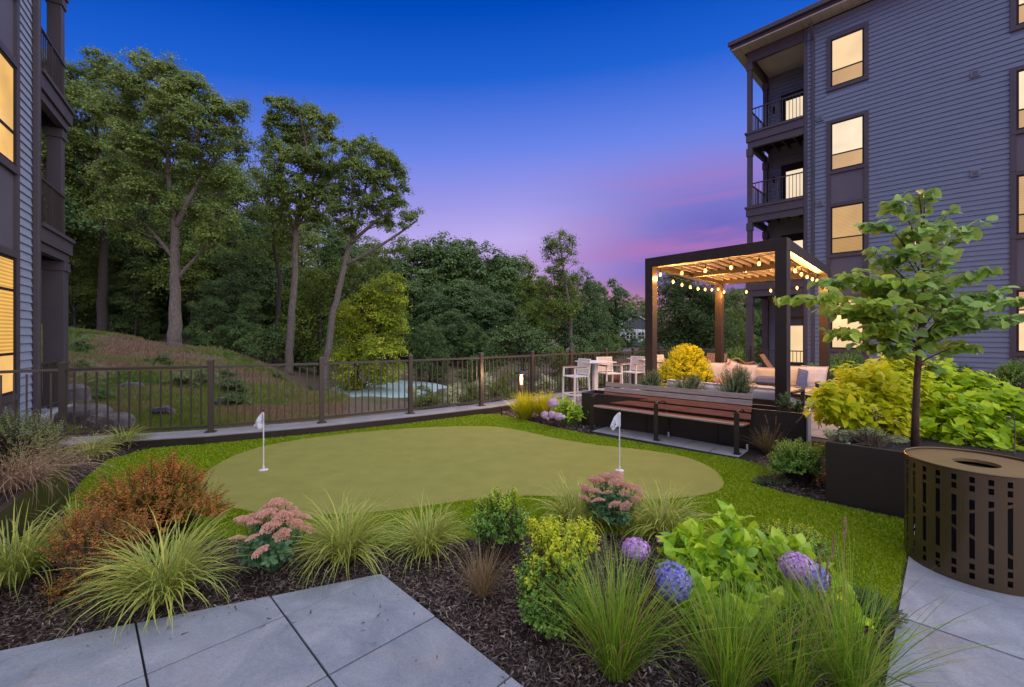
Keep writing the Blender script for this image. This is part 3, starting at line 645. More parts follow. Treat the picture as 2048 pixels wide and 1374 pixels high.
# ---------------------------------------------------------------- buildings
M['shade'] = glow_mat('lit roller shade', (1, .70, .38), .39)
M['shade_low'] = glow_mat('lit lower pane', (1, .60, .27), .235)
M['shade_pale'] = glow_mat('pale lit shade', (1, .80, .54), .40)
M['blind'] = glow_mat('lit blind', (1, .60, .24), .30, 130)
M['blind_low'] = glow_mat('lit blind low', (1, .58, .2), .235, 130)
M['blind_big'] = glow_mat('lit amber blind', (1, .53, .11), .38, 100)
M['glass_amber'] = glow_mat('amber glass with reflections', (1, .56, .17), .36, 0, (.06, .05, .03), .06, .45)
def course(m, x0, x1, z0, z1, o, y=0.0, th=.030):
    """one lap of siding: thick at its foot, thin at its head; o = outward sign along y"""
    V = [(x0,y,z0+.006),(x1,y,z0+.006),(x1,y,z1),(x0,y,z1),(x0,y+o*th,z0+.006),(x1,y+o*th,z0+.006),(x1,y+o*.006,z1),(x0,y+o*.006,z1)]
    F_ = [(0,1,2,3),(7,6,5,4),(0,4,5,1),(1,5,6,2),(2,6,7,3),(3,7,4,0)]
    m.add(V, [f[::-1] for f in F_] if o < 0 else F_)
def siding(wall, xr, zr, holes, o, step=.155, y=0.0, sm='siding'):
    z = zr[0]
    while z < zr[1]-.02:
        z1 = min(z+step, zr[1]); segs = [list(xr)]
        for (a, b, c, d) in holes:
            if z1 > c+.01 and z < d-.01:
                ns = []
                for s0, s1 in segs:
                    if b <= s0 or a >= s1: ns.append([s0, s1]); continue
                    if a > s0: ns.append([s0, a])
                    if b < s1: ns.append([b, s1])
                segs = ns
        for s0, s1 in segs:
            if s1-s0 > .01: m = MB(); course(m, s0, s1, z, z1+.004, o, y); m.build('siding_board', M[sm], wall)
        z += step
def window(bld, x0, x1, z0, z1, o, meet, mats, y=0.0, extra=(), label=None):
    """glass from x0..x1, z0..z1; trim boards around; a meeting rail at each height of meet"""
    w = MB(); t = .12; yo = y+o*.045
    def slab(a, b, c, d, mb, depth, yy=y): depth = depth+.016; mb.box(((a+b)/2, yy+o*depth/2, (c+d)/2), (b-a, depth, d-c))
    slab(x0-.05-t, x0-.05, z0-.05-t, z1+.05+t, w, .05); slab(x1+.05, x1+.05+t, z0-.05-t, z1+.05+t, w, .05)
    slab(x0-.05, x1+.05, z0-.05-t, z0-.05, w, .053); slab(x0-.05, x1+.05, z1+.05, z1+.05+t, w, .053)
    win = w.build('window', M['trim'], bld)
    if label: win['label'] = label
    f = MB()
    slab(x0-.05, x0, z0-.05, z1+.05, f, .035); slab(x1, x1+.05, z0-.05, z1+.05, f, .035)
    slab(x0, x1, z0-.05, z0, f, .034); slab(x0, x1, z1, z1+.05, f, .034)
    for zm in meet: slab(x0, x1, zm-.022, zm+.022, f, .036)
    f.build('sash_frame', M['dark'], win)
    zz = [z0]+list(meet)+[z1]
    for k in range(len(zz)-1):
        p = MB(); slab(x0, x1, zz[k]+(.022 if k else 0), zz[k+1]-(.022 if k < len(zz)-2 else 0), p, .012); p.build('pane', mats[k], win)
    return win
def railing(par, p0, p1, z, name='balcony_railing', step=.115, h=1.0):
    m = MB(); p0, p1 = np.array((*p0, 0.)), np.array((*p1, 0.)); m.beam(p0+(0,0,z+h), p1+(0,0,z+h), .05, .04)
    ra = m.build(name, M['rail'], par); m = MB(); m.beam(p0+(0,0,z+.1), p1+(0,0,z+.1), .035, .03); m.build('bottom_rail', M['rail'], ra); L = np.linalg.norm(p1-p0); k = int(L/step)
    mid = (p0+p1)/2; q = MB(); q.box((mid[0],mid[1],z+h/2+.02), (.035,.035,h)); q.build('rail_post', M['rail'], ra)
    b = MB(); b.box((0,0,h/2+.05), (.018,.018,h-.12)); me = b.mesh('baluster', M['rail'])
    for i in range(1, k):
        o_ = link('baluster', me, ra); o_.location = tuple(p0+(p1-p0)*i/k+(0,0,z))
def box_o(name, m_, par, *span, bev=0):
    b = MB(); b.span(*span); return b.build(name, m_, par, bev=bev)

# right building: local x runs along the facade towards the camera, local y into the house
FLOORS = [.3, 3.83, 6.87, 9.93]
RB = thing('apartment_building', 'tall blue grey clapboard apartment building with lit windows and corner balconies behind the pergola', 'building', (12, 15.6, 0), math.atan2(-.718, .696))
wall = box_o('wall', M['siding'], RB, -1.3, 8, 0, 9, -.6, 13.25)
holes = []
cols = [(-.41, .447), (4.03, 4.89)]
for ci, (a, b) in enumerate(cols):
    holes += [(a-.17, b+.17, 1.05, 6.47), (a-.17, b+.17, 7.53, 9.52), (a-.17, b+.17, 10.58, 12.57)]
holes += [(-1.3, -1.18, -1, 20), (-1.07, -.95, -1, 20)]
holes[0] = (-.58, .617, -.3, 9.5); holes[1] = (-.58, .617, -.3, 9.5)
holes[3] = (3.86, 5.06, -.3, 9.5)
siding(wall, (-1.3, 8), (-.25, 13.2), holes, -1)
box_o('corner_board', M['trim'], wall, -1.3, -1.18, -.03, -.002, -.3, 13.2)
for ci, (a, b) in enumerate(cols):
    ms = [[M['shade_low'], M['shade']], [M['shade_low'], M['shade_pale']], [M['blind_low'], M['blind']], [M['shade'], M['shade']]][::1]
    if ci: ms = [[M['shade_low'], M['shade_pale']], [M['shade_low'], M['shade_pale']], [M['blind_low'], M['blind']], [M['shade'], M['blind']]]
    window(RB, a, b, 10.75, 12.38, -1, [11.27], ms[0])
    window(RB, a, b, 7.70, 9.33, -1, [8.22], ms[1])
    window(RB, a, b, 4.65, 6.28, -1, [5.17], ms[2], label='lit window with a slatted blind' )
    window(RB, a, b, 1.22, 2.92, -1, [2.40], ms[3])
    for z0, z1 in ((6.455, 7.525), (3.095, 4.475), (-.3, 1.045)):
        p = MB(); p.box(((a+b)/2, -.008, (z0+z1)/2), (b-a+.3, .016, z1-z0)); pn = p.build('spandrel_panel', M['panel'], RB)
        for xx in (a-.11, b+.11): s_ = MB(); s_.box((xx, -.032, (z0+z1)/2), (.12, .060, z1-z0-.004)); s_.build('side_board', M['trim'], pn)
# downspout, gutter, eave
ds = MB(); ds.box((-1.01, -.06, 6.3), (.09, .08, 12.9)); ds.beam((-1.01, -.08, 12.7), (-1.01, -.45, 13.15), .09, .08); ds.build('downspout', M['trim'], RB, bev=.01)
rf = MB(); rf.span(-3.75, 8.4, -.62, 10, 13.35, 13.62); roof = rf.build('roof', M['trim'], RB, bev=.02)
box_o('gutter', M['trim'], roof, -3.8, 8.4, -.74, -.625, 13.46, 13.64, bev=.02)
sf = MB()
for k in range(int((8.4+3.7)/.3)): sf.span(-3.7+k*.3, -3.7+k*.3+.292, -.6, 0.0 if k*.3-3.7 > -3.5 else 4.5, 13.30, 13.348)
sf.build('soffit', M['soffit'], roof)
box_o('ceiling', M['soffit'], RB, -3.1, -1.32, .02, 2.18, 13.08, 13.29)
# corner porches
for k, z in enumerate(FLOORS[1:]):
    s_ = MB(); s_.span(-3.32, -1.3, -.06, -.02, z-.34, z+.02); s_.span(-3.32, -3.28, -.02, 2.3, z-.34, z+.02); s_.span(-3.36, -1.3, -.10, -.055, z-.03, z+.05); s_.span(-3.36, -3.3, -.10, 2.3, z-.03, z+.05)
    s_.span(-3.27, -1.31, -.015, .12, z-.6, z-.345); s_.span(-3.27, -3.14, .12, 2.25, z-.6, z-.345)
    b = s_.build('balcony', M['trim'], RB)
    d = MB(); d.span(-3.27, -1.31, -.015, 2.2, z-.04, z); d.build('deck', M['dark'], b)
    j = MB()
    for q in range(5): j.span(-3.1+q*.4, -3.05+q*.4, .13, 2.18, z-.26, z-.042)
    j.build('joist', M['trim'], b)
    railing(RB, (-3.1, .04), (-1.32, .04), z); railing(RB, (-3.2, .12), (-3.2, 2.05), z)
box_o('balcony', M['trim'], RB, -3.27, -1.31, -.02, .12, 12.85, 13.29)
box_o('beam', M['trim'], RB, -3.27, -3.14, .12, 2.25, 12.85, 13.29)
zs = [.1]+FLOORS[1:]; tops = [f-.6 for f in FLOORS[1:]]+[12.85]
for z0, z1 in zip(zs, tops):
    for (x, y) in ((-3.2, .05), (-3.2, 2.12)):
        w_ = .23 if z0 < 1 else .17
        p = MB(); p.box((x, y, (z0+z1)/2), (w_, w_, z1-z0-.004)); p.box((x, y, z1-.17), (w_+.05, w_+.05, .3)); p.build('porch_post', M['trim'], RB)
bw = box_o('porch_wall', M['siding'], RB, -3.12, -1.3, 2.2, 2.4, -.3, 13.25)
hl = [(-2.62, -1.62, f-.2, f+2.15) for f in FLOORS]
siding(bw, (-3.12, -1.3), (-.2, 13.2), hl, -1, y=2.2)
for k, f in enumerate(FLOORS):
    d = MB(); d.span(-2.6, -2.5, 2.14, 2.2, f, f+2.15); d.span(-1.72, -1.62, 2.14, 2.2, f, f+2.15); d.span(-2.5, -1.72, 2.14, 2.2, f+2.03, f+2.15); d.span(-2.5, -1.72, 2.15, 2.2, f, f+.2); d.span(-2.5, -2.42, 2.16, 2.2, f+.2, f+2.03); d.span(-1.8, -1.72, 2.16, 2.2, f+.2, f+2.03)
    if k: d.span(-2.42, -1.8, 2.16, 2.2, f+1.85, f+2.03)
    dr = d.build('balcony_door', M['dark'] if k else M['trim'], RB); box_o('pane', M['shade_pale'] if k else M['shade'], dr, -2.42, -1.8, 2.18, 2.199, f+.2, f+(1.85 if k else 1.75))
    if k:
        l = MB(); l.span(-2.95, -2.83, 2.06, 2.19, f+1.62, f+1.74); l.cyl((-2.89, 2.1, f+1.5), (-2.89, 2.1, f+1.62), .05, .03); l.build('wall_light', M['dark'], RB)
for x, z in ((-.78, 9.7), (-.78, 6.55), (3.16, 9.67), (3.16, 6.63), (3.3, 3.6)):
    v = MB(); v.box((x, -.045, z), (.21, .04, .21)); vv = v.build('wall_vent', M['siding'], RB, bev=.004); v = MB(); v.box((x, -.07, z), (.12, .014, .12)); v.build('vent_flap', M['panel'], vv)
railing(RB, (-3.2, -.2), (-1.25, -.2), .05, 'porch_railing')

# left building: local x towards the camera, local y outwards
LB = thing('apartment_building', 'grey clapboard apartment building at the left edge with amber windows and open corner balconies', 'building', (-10.4, 10.2, 0), math.atan2(-.839, .545))
wallL = box_o('wall', M['siding_lit'], LB, 2.0, 11, -9, 0, -.5, 13.25)
colsL = [(3.21, 4.25), (8.4, 9.4)]; holes = [(2.0, 2.33, -2, 20)]
for a, b in colsL: holes += [(a-.17, b+.17, -1, 9.5), (a-.17, b+.17, 10.58, 12.57)]
siding(wallL, (2.0, 11), (-.3, 13.2), holes, 1, step=.152, sm='siding_lit')
cb = MB(); cb.span(1.96, 2.14, -.05, .05, -.2, 13.2); cb.build('corner_board', M['trim'], wallL)
ds = MB(); ds.box((2.24, .06, 6.4), (.11, .1, 12.9)); ds.build('downspout', M['trim'], LB, bev=.012)
for a, b in colsL:
    window(LB, a, b, 10.75, 12.38, 1, [11.27], [M['shade_low'], M['shade']])
    window(LB, a, b, 7.70, 9.33, 1, [8.22], [M['shade_low'], M['shade']])
    window(LB, a, b, 4.65, 6.28, 1, [5.17], [M['glass_amber'], M['glass_amber']], label='tall amber lit window reflecting the trees')
    window(LB, a, b, .72, 2.97, 1, [1.36, 2.45], [M['glass_amber'], M['blind_big'], M['blind_big']], label='amber lit window with a slatted blind')
    for z0, z1 in ((6.455, 7.525), (3.145, 4.475), (-.3, .545)):
        p = MB(); p.box(((a+b)/2, .008, (z0+z1)/2), (b-a+.3, .016, z1-z0)); pn = p.build('spandrel_panel', M['panel'], LB)
        for xx in (a-.11, b+.11): s_ = MB(); s_.box((xx, .032, (z0+z1)/2), (.12, .060, z1-z0-.004)); s_.build('side_board', M['trim'], pn)
FL = [.3, 3.86, 6.90, 9.93]
for z in FL[1:]:
    s_ = MB(); s_.span(-.02, 2.0, .02, .06, z-.32, z+.02); s_.span(-.06, -.02, -2.3, .06, z-.32, z+.02); s_.span(-.1, 2.0, .055, .10, z-.03, z+.05); s_.span(-.1, -.055, -2.3, .055, z-.03, z+.05)
    s_.span(.02, 1.99, -.12, .015, z-.5, z-.325); s_.span(.02, .15, -2.25, -.125, z-.5, z-.325)
    b = s_.build('balcony', M['trim'], LB); d = MB(); d.span(0, 1.99, -2.2, .015, z-.04, z); d.build('deck', M['dark'], b)
    railing(LB, (.1, -.04), (1.95, -.04), z); railing(LB, (.05, -.3), (.05, -2.1), z)
railing(LB, (.4, -.04), (1.95, -.04), .1)
for z0, z1 in zip([.05]+FL[1:], [f-.5 for f in FL[1:]]+[12.85]):
    p = MB(); w_ = .34 if z0 < 1 else .24; p.box((.17, -.17, (z0+z1)/2), (w_, w_, z1-z0-.004)); p.box((.17, -.17, z1-.12), (w_+.06, w_+.06, .2)); p.build('porch_post', M['trim'], LB, bev=.006)
    p = MB(); p.box((.17, -2.1, (z0+z1)/2), (.22, .22, z1-z0-.004)); p.build('porch_post', M['trim'], LB)
box_o('roof', M['trim'], LB, -.6, 13, -10, .6, 13.2, 13.5); box_o('porch_ceiling', M['soffit'], LB, 0, 2, -2.2, 0, 13.0, 13.19)
box_o('porch_floor', M['ledge'], LB, -.1, 2.3, -2.3, .12, -.4, .05)
b = MB(); b.span(-.15, .6, -.4, .18, -.6, .03); b.build('stone_footing', M['rock'], LB)

# ---------------------------------------------------------------- the trees beyond the railing
def QB(lst, d, dr=1.4, seed=0):          # crown masses read off the photograph, spread in depth round distance d
    r_ = random.Random(seed); out = []
    for px, py, rp in lst:
        dd = d+r_.uniform(-dr, dr)*rp/870*d; x, y, z = Q(px, py, dd); out.append((x, y, z, rp/870*dd))
    return out
def QT(lst, d): return [(*Q(px, py, d), w/870*d/2) for px, py, w in lst]
def ground_at(px, d): x = (px-1024)*d/F; return (x, d, float(hz(x, d))-.1)
def big(label, px, d, trunk, blobs, nl, ls, seed, lm, wm='bark', forks=(), tuft=.5, group=None, name='broadleaf_tree', dr=1.2, **k):
    b = ground_at(px, d); T = [(b[0], b[1], b[2], trunk[0][2]/870*d/2)]+QT(trunk, d)
    w, l = crown_tree(b, T, QB(blobs, d, dr, seed), nl, ls, seed, tuft, forks=[QT(f, d) for f in forks], **k)
    return make_tree(name, label, b, w, l, M[wm], M[lm], group)
big('tallest tree, with a pale forked trunk standing on the grassy mound', 350, 25,
    [(349,680,30),(350,600,23),(352,520,19),(349,450,18),(342,400,12),(335,300,9),(340,200,5)],
    [(270,190,46),(330,165,42),(300,240,56),(375,205,46),(430,240,44),(470,235,30),(395,280,56),(330,310,56),(450,310,42),(485,275,20),(260,300,48),(255,370,46),(300,400,44),(400,370,48),(460,380,36),(440,440,34),(380,440,30),(235,240,40),(285,130,26),(345,150,24),(395,170,24),(225,440,34),(290,480,28),(420,490,30),(350,235,50)],
    78000, .125, 11, 'lf_oak', forks=[[(350,455,13),(375,400,9),(412,340,5)],[(350,520,9),(315,470,6),(268,430,4)],[(352,560,8),(385,520,6),(420,490,4)]], tuft=.33, per_=115)
big('broad leafy tree at the left whose crown meets the tall pale trunked tree', 205, 31,
    [(205,660,22),(205,560,18),(210,460,14),(200,350,10),(190,220,5)],
    [(150,165,40),(200,150,38),(235,170,36),(165,230,50),(225,240,46),(130,260,40),(150,320,46),(205,320,50),(140,400,46),(190,420,46),(245,400,40),(120,200,30),(110,330,40),(160,480,40),(100,440,40),(230,480,36)],
    56000, .14, 12, 'lf_oak', 'bark_dark', tuft=.38, per_=110)
big('tall slender grey trunked tree in the middle of the treeline', 577, 29,
    [(577,720,19),(584,620,16),(590,520,13),(592,450,11),(602,380,8),(615,300,5),(600,230,4)],
    [(562,215,24),(597,232,24),(560,262,32),(605,290,38),(640,250,24),(655,285,24),(565,325,36),(630,340,38),(660,350,26),(590,385,38),(545,380,24),(640,400,30),(610,440,34),(555,440,28),(575,490,26),(530,290,16),(668,240,12),(625,235,16)],
    50000, .125, 13, 'lf_oak', forks=[[(590,480,7),(570,400,5),(562,330,3)],[(592,440,7),(625,380,5),(640,310,3)]], tuft=.32, per_=110)
big('leaning tree with bare spreading limbs left of the gap in the trees', 650, 28,
    [(652,720,17),(664,640,15),(682,560,13),(694,510,12),(702,480,10),(722,410,6),(738,350,4)],
    [(700,305,24),(735,298,24),(765,325,28),(785,350,24),(715,350,32),(755,375,32),(695,395,28),(800,385,20),(740,420,30),(790,415,24),(815,440,18),(835,430,10),(675,430,26),(700,460,26),(765,450,22),(780,330,16),(660,400,20),(675,345,16)],
    36000, .12, 14, 'lf_oak', forks=[[(700,488,8),(750,440,6),(800,410,3)],[(690,530,8),(770,490,6),(835,440,3)],[(702,480,6),(705,400,5),(705,330,3)]], tuft=.29, per_=105)
big('thin dark twin of the slender tree, half hidden beside it', 552, 32, [(550,700,14),(556,620,12),(560,560,9),(545,480,7),(548,400,4)],
    [(535,480,24),(560,440,26),(520,440,24),(545,400,28),(570,520,22),(510,500,22),(530,360,24),(580,470,22)], 6000, .17, 15, 'lf_oak', 'bark_dark', tuft=.4)
big('yellow green maple glowing bright beside the dark hill of trees', 712, 30, [(712,760,14),(716,700,12),(730,640,8),(750,590,4)],
    [(775,575,28),(745,600,34),(790,615,26),(720,625,34),(770,650,36),(740,670,38),(795,660,22),(705,680,34),(760,710,38),(790,700,24),(720,720,36),(690,740,34),(735,770,34),(775,750,28),(695,640,26),(690,780,26),(800,600,10)],
    34000, .135, 16, 'lf_yellow', 'bark_dark', tuft=.38, up=.8, per_=100)
big('yellowish understory tree low between the slender trunks', 640, 34, [(640,760,12),(640,700,10),(640,640,5)],
    [(650,560,34),(620,600,38),(660,630,40),(600,650,36),(640,690,44),(680,590,28),(600,710,38),(665,720,34),(570,680,30),(580,610,26),(700,560,30),(730,545,30),(770,520,26),(800,505,24)], 22000, .16, 17, 'lf_lime', 'bark_dark', tuft=.55)
big('tall lanky tree with a sparse top above the right treeline', 1143, 40, [(1142,690,9),(1140,620,8),(1130,560,6),(1122,500,4),(1118,470,3)],
    [(1108,495,14),(1130,500,12),(1095,520,8),(1140,478,8),(1150,525,6),(1105,545,14),(1125,520,10),(1098,482,10),(1122,474,11),(1100,505,12),(1140,488,9),(1145,510,7),(1118,530,12),(1122,560,18),(1100,590,24),(1135,590,22),(1085,570,16),(1120,625,26),(1085,625,24),(1150,620,16),(1145,560,12)],
    18000, .14, 18, 'lf_lime', tuft=.34, per_=30, forks=[[(1140,650,4),(1130,640,3),(1112,622,2)]])
big('narrow yellow green tree left of the lanky sparse topped tree', 1062, 46, [(1062,700,9),(1060,640,8),(1058,560,4)],
    [(1053,522,12),(1058,545,17),(1050,580,24),(1068,590,22),(1060,630,30),(1040,650,26),(1080,660,24),(1058,690,28)], 9000, .2, 19, 'lf_lime', 'bark_dark', tuft=.45)
big('low spreading dark tree just over the railing in the centre', 1045, 27, [(1045,740,9),(1045,700,7),(1045,670,4)],
    [(1045,668,26),(1015,685,24),(1080,690,26),(1040,700,34),(1070,715,28),(1000,715,24),(1095,720,20)], 8000, .15, 20, 'lf_mid', 'bark_dark', tuft=.4, up=.9)
big('feathery dark green tree filling the view through the pergola', 1385, 27, [(1385,720,14),(1385,640,12),(1380,580,6)],
    [(1345,560,26),(1375,590,34),(1335,600,30),(1410,600,28),(1350,640,40),(1400,645,40),(1330,680,36),(1430,610,24),(1375,690,42),(1425,680,36),(1340,720,34),(1395,730,36),(1445,650,22)], 36000, .115, 21, 'lf_mid', 'bark_dark', tuft=.42)
big('slim conical tree beside the gabled house', 1232, 52, [(1232,700,8),(1232,620,6),(1230,570,3)],
    [(1230,568,9),(1228,585,16),(1238,605,22),(1220,625,26),(1246,640,24),(1230,665,30),(1215,695,26),(1250,690,22)], 9000, .24, 22, 'lf_dark', 'bark_dark', tuft=.5)

# forest trees: a few built once, then copied one by one
def proto(kind, seed):
    r_ = random.Random(seed); B = []
    if kind == 'forest':                 # tall bare trunk, crown in the upper half
        H = 15; T = [(0,0,0,.24),(r_.uniform(-.2,.2),0,5,.19),(r_.uniform(-.4,.4),r_.uniform(-.3,.3),9,.14),(r_.uniform(-.5,.5),0,13,.06)]
        for k in range(17):
            z = r_.uniform(5.5, H); w = 2.7*math.sin(math.pi*min(1, max(.12, (z-3.6)/(H-2.6))))+.3; a = r_.uniform(0, 6.28); q = r_.uniform(.3, 1)*w
            B.append((q*math.cos(a), q*math.sin(a), z-.5, r_.uniform(1.0, 1.7)))
        return crown_tree((0,0,0), T, B, 15000, .21, seed, .62, up=.5)
    if kind == 'round':                  # dense crown down to the ground
        T = [(0,0,0,.26),(0,0,4,.2),(0,0,8,.1)]
        for k in range(42):
            z = r_.uniform(1.5, 10.5); w = 3.7*math.sin(math.pi*min(.95, (z+2.2)/13.6)); a = r_.uniform(0, 6.28)
            B.append((w*math.cos(a)*.95, w*math.sin(a)*.95, z, r_.uniform(.9, 1.5)))
        B.append((0, 0, 10.6, 1.4)); B.append((0,0,5,3))
        return crown_tree((0,0,0), T, B, 28000, .21, seed, .44, twigs=False, up=.6, per_=60)
    T = [(0,0,0,.05),(0,0,1.2,.04),(0,0,2.2,.02)]   # understory bush
    for k in range(12):
        a = r_.uniform(0, 6.28); q = r_.uniform(0, 1.3); B.append((q*math.cos(a), q*math.sin(a), r_.uniform(.5, 2.3), r_.uniform(.5, .9)))
    return crown_tree((0,0,0), T, B, 4200, .15, seed, .34, up=.7)
PR = {}
for kind, ns in (('forest', 3), ('round', 2), ('brush', 2)):
    for k in range(ns):
        w, l = proto(kind, 40+k*7+len(kind)); PR[kind, k] = (w.mesh('trunk', M['bark_dark'], True), {q: None for q in ()}, l)
crown_me = {}
def stand(kind, k, px, d, top, lm, label, group, name='tree', wide=1.0, wm=None):
    """a copy standing on the ground at (px, d) with its top at image row top"""
    b = ground_at(px, d); Ht = {'forest': 15.6, 'round': 12.0, 'brush': 3.0}[kind]
    s = (EYE+(HY-top)*d/F-b[2])/Ht
    t = thing(name, label, 'tree' if kind != 'brush' else 'bush', b, (px*7.3+d*3.1) % 6.28, group)
    key = (kind, k, lm)
    if key not in crown_me: crown_me[key] = PR[kind, k][2].mesh('crown', M[lm])
    link('trunk' if kind != 'brush' else 'stems', PR[kind, k][0], t); link('crown' if kind != 'brush' else 'foliage', crown_me[key], t)
    t.scale = (s*wide, s*wide, s); return t
r_ = random.Random(9)
wl = 'dark trunked tree in the dense wood behind the grassy mound'
for i, (px, d, top) in enumerate([(-60,30,60),(20,34,90),(85,29,150),(60,44,200),(120,38,250),(165,44,260),(230,40,300),(255,50,280),(290,36,330),(320,46,300),(385,34,400),(410,44,330),(440,38,350),(480,42,330),(505,36,440),(530,46,420),(600,42,440),(640,46,430),(700,48,460),(740,52,480),(465,33,500),(270,33,520),(150,33,480),(425,31,560),(505,31,590),(100,60,250),(200,62,260),(300,60,310),(400,62,330),(560,60,460),(650,64,470)]):
    stand('forest', i % 3, px, d, top, ('lf_mid', 'lf_oak', 'lf_dark')[i % 3], wl, 'trees of the wood behind the mound', 'forest_tree', wide=1.05)
for i, (px, d, top) in enumerate([(70,48,430),(140,50,470),(200,52,440),(260,50,470),(330,54,450),(390,50,480),(450,50,460),(500,48,500),(210,44,560),(265,43,570),(320,44,575),(380,45,580),(440,44,585),(500,44,590),(560,46,570),(620,46,560),(680,48,540),(740,50,520),(160,44,560),(290,70,420),(110,70,400),(230,72,400),(350,72,420),(460,70,430)]):
    stand('round', i % 2, px, (d if d > 47 else d-6), top-25*(d < 47), ('lf_dark', 'lf_mid')[(i//2) % 2 if d > 47 else 1], 'deep shadowy tree far back in the wood behind the mound', 'far trees of the wood behind the mound', 'forest_tree', 1.1)
for i, (px, d, top) in enumerate([(430,27.5,650),(470,28,640),(500,27,660),(530,29,650),(590,34,660),(400,30,650),(250,33,630),(150,34,600),(100,33,600),(300,34,635),(620,27,770),(560,24,740),(520,23,755),(660,25,775),(690,24,790),(600,22,790)]):
    stand('brush', i % 2, px, d, top, ('lf_mid', 'lf_bush' if 500 < px < 700 and d < 26 else 'lf_mid')[i % 2], 'leafy understory bush at the foot of the wood beyond the railing', 'understory bushes beyond the railing', 'bush')
hl_ = 'rounded dark tree in the dense hill of trees at the centre'
for i, (px, d, top) in enumerate([(815,56,505),(850,58,482),(890,60,472),(935,62,478),(975,60,490),(1010,62,508),(1040,60,545),(830,50,560),(880,49,570),(925,50,560),(970,49,575),(1010,48,600),(860,44,640),(905,43,620),(950,42,650),(800,46,620),(990,42,680)]):
    stand('round', i % 2, px, d, top, ('lf_mid', 'lf_dark')[(i//7) % 2 if i > 6 else 0], hl_, 'trees of the dense hill at the centre', 'hill_tree', 1.15)
stand('round', 0, 860, 36, 650, 'lf_mid', 'small fresh green tree in front of the dark hill of trees', None, 'small_tree', .9)
for i, (px, d, top, lm, lb) in enumerate([(1162,46,540,'lf_dark','dark tree just right of the lanky sparse topped tree'),(1188,50,560,'lf_mid','tree between the lanky tree and the slim conical tree'),(1205,58,585,'lf_mid','hazier tree behind the slim conical tree'),(1090,60,560,'lf_dark','dark tree behind the narrow yellow green tree'),(1130,62,560,'lf_mid','dark tree behind the lanky tree trunk')]):
    stand('round', i % 2, px, d, top, lm, lb, None, 'tree', .8)
for i, (px, d, top) in enumerate([(1275,105,592),(1300,110,598),(1255,100,604)]):
    stand('round', i % 2, px, d, top, 'lf_oak', 'far tree on the skyline above the gabled house', 'far trees above the gabled house', 'tree', 1.0)
for i, (px, d, top) in enumerate([(1368,34,565),(1470,38,575),(1505,44,560),(1545,46,560),(1450,52,590),(1600,50,560),(1420,46,580)]):
    stand('round', i % 2, px, d, top, ('lf_mid', 'lf_oak', 'lf_dark')[i % 3], 'leafy tree behind the pergola and the far railing', 'trees behind the pergola', 'tree', .8)
for i, (px, d, top) in enumerate([(1190,34,660),(1215,36,672),(1170,32,670),(1290,30,690),(1310,28,678),(1120,30,690),(950,30,705),(1480,27,690),(1440,24,700),(1530,26,680)]):
    stand('brush', i % 2, px, d, top, ('lf_mid', 'lf_lime')[i % 2], 'bushy green shrub along the far side of the railing', 'bushes along the far side of the railing', 'bush')
for i, (px, d, top) in enumerate([(860,14.5,768),(905,15,770),(940,15,765),(985,15.5,750),(1010,15,742),(1090,16,750),(1130,17,745),(1160,17,742),(1060,15.5,760),(1240,20,735),(1200,18,742),(830,16,772)]):
    stand('brush', i % 2, px, d, top, ('lf_grey', 'lf_lime')[(i+1) % 2], 'pale leafy shrub seen through the balusters', 'pale shrubs seen through the balusters', 'bush')

r_ = random.Random(77)
for i in range(16):                      # low scrub dotted over the mound
    px = r_.uniform(120, 560); d = r_.uniform(10.5, 19); gx, gy, gz_ = ground_at(px, d); h = r_.uniform(.35, .75)
    if inpoly(np.array([[gx, gy]]), TERR)[0]: continue
    stand('brush', i % 2, px, d, HY-(gz_+h-EYE)*F/d, ('lf_bush', 'lf_mid', 'lf_mid')[i % 3], 'low scrubby bush growing on the grassy mound behind the railing', 'scrubby bushes on the mound', 'bush', 1.5)

# pond between the trees, rocks and grass on the mound
pond = [G(px, py, -2.55) for px, py in [(560,770),(640,752),(720,760),(800,772),(870,790),(900,806),(860,822),(780,828),(700,822),(620,810)]]
pond = [(x, y) for x, y in smooth_poly([(-15.5,33),(-12,36.5),(-7.5,36),(-4.5,32),(-3.2,27),(-4.5,23.5),(-8,23),(-12,25),(-15,29)], 2)]
wm, n_, b_ = mat('pale water'); b_.inputs['Base Color'].default_value = (.42, .56, .55, 1); b_.inputs['Roughness'].default_value = .5
M['water'] = wm; struct(fill_poly('pond', pond, -2.16, wm))
def rock(label, px, py, d, size, seed, group=None, sc_=(1, .8, .7)):
    r2 = np.random.default_rng(seed); m = MB(); th = np.linspace(0, math.pi, 9); ph = np.arange(14)/14*2*math.pi
    T_, P_ = np.meshgrid(th, ph, indexing='ij'); D = np.stack([np.sin(T_)*np.cos(P_), np.sin(T_)*np.sin(P_), np.cos(T_)], -1)
    k = r2.normal(size=(5, 3))*1.8; amp = 1+.12*sum(np.sin(D@kk+i) for i, kk in enumerate(k))
    V = np.sign(D)*np.abs(D)**.8*amp[..., None]*np.array(sc_)*size
    i, j = np.meshgrid(np.arange(8), np.arange(14), indexing='ij'); a = i*14+j; b2 = i*14+(j+1) % 14
    m.add(V.reshape(-1, 3), np.stack([a, a+14, b2+14, b2], -1).reshape(-1, 4))
    x, y, _ = Q(px, py, d); o = m.build('boulder', M['rock']); o.location = (x, y, float(hz(x, y))+size*.15); return tag(o, label, 'rock', group)
rock('dark boulder close behind the railing beside the left porch', 160, 850, 9.3, .46, 1)
rock('second dark boulder lower behind the railing', 225, 862, 9.0, .38, 2)
rock('pale round stone on the mound seen through the balusters', 452, 812, 11.5, .3, 3)
rock('grey boulder at the foot of the left porch', 135, 830, 10.6, .5, 4)
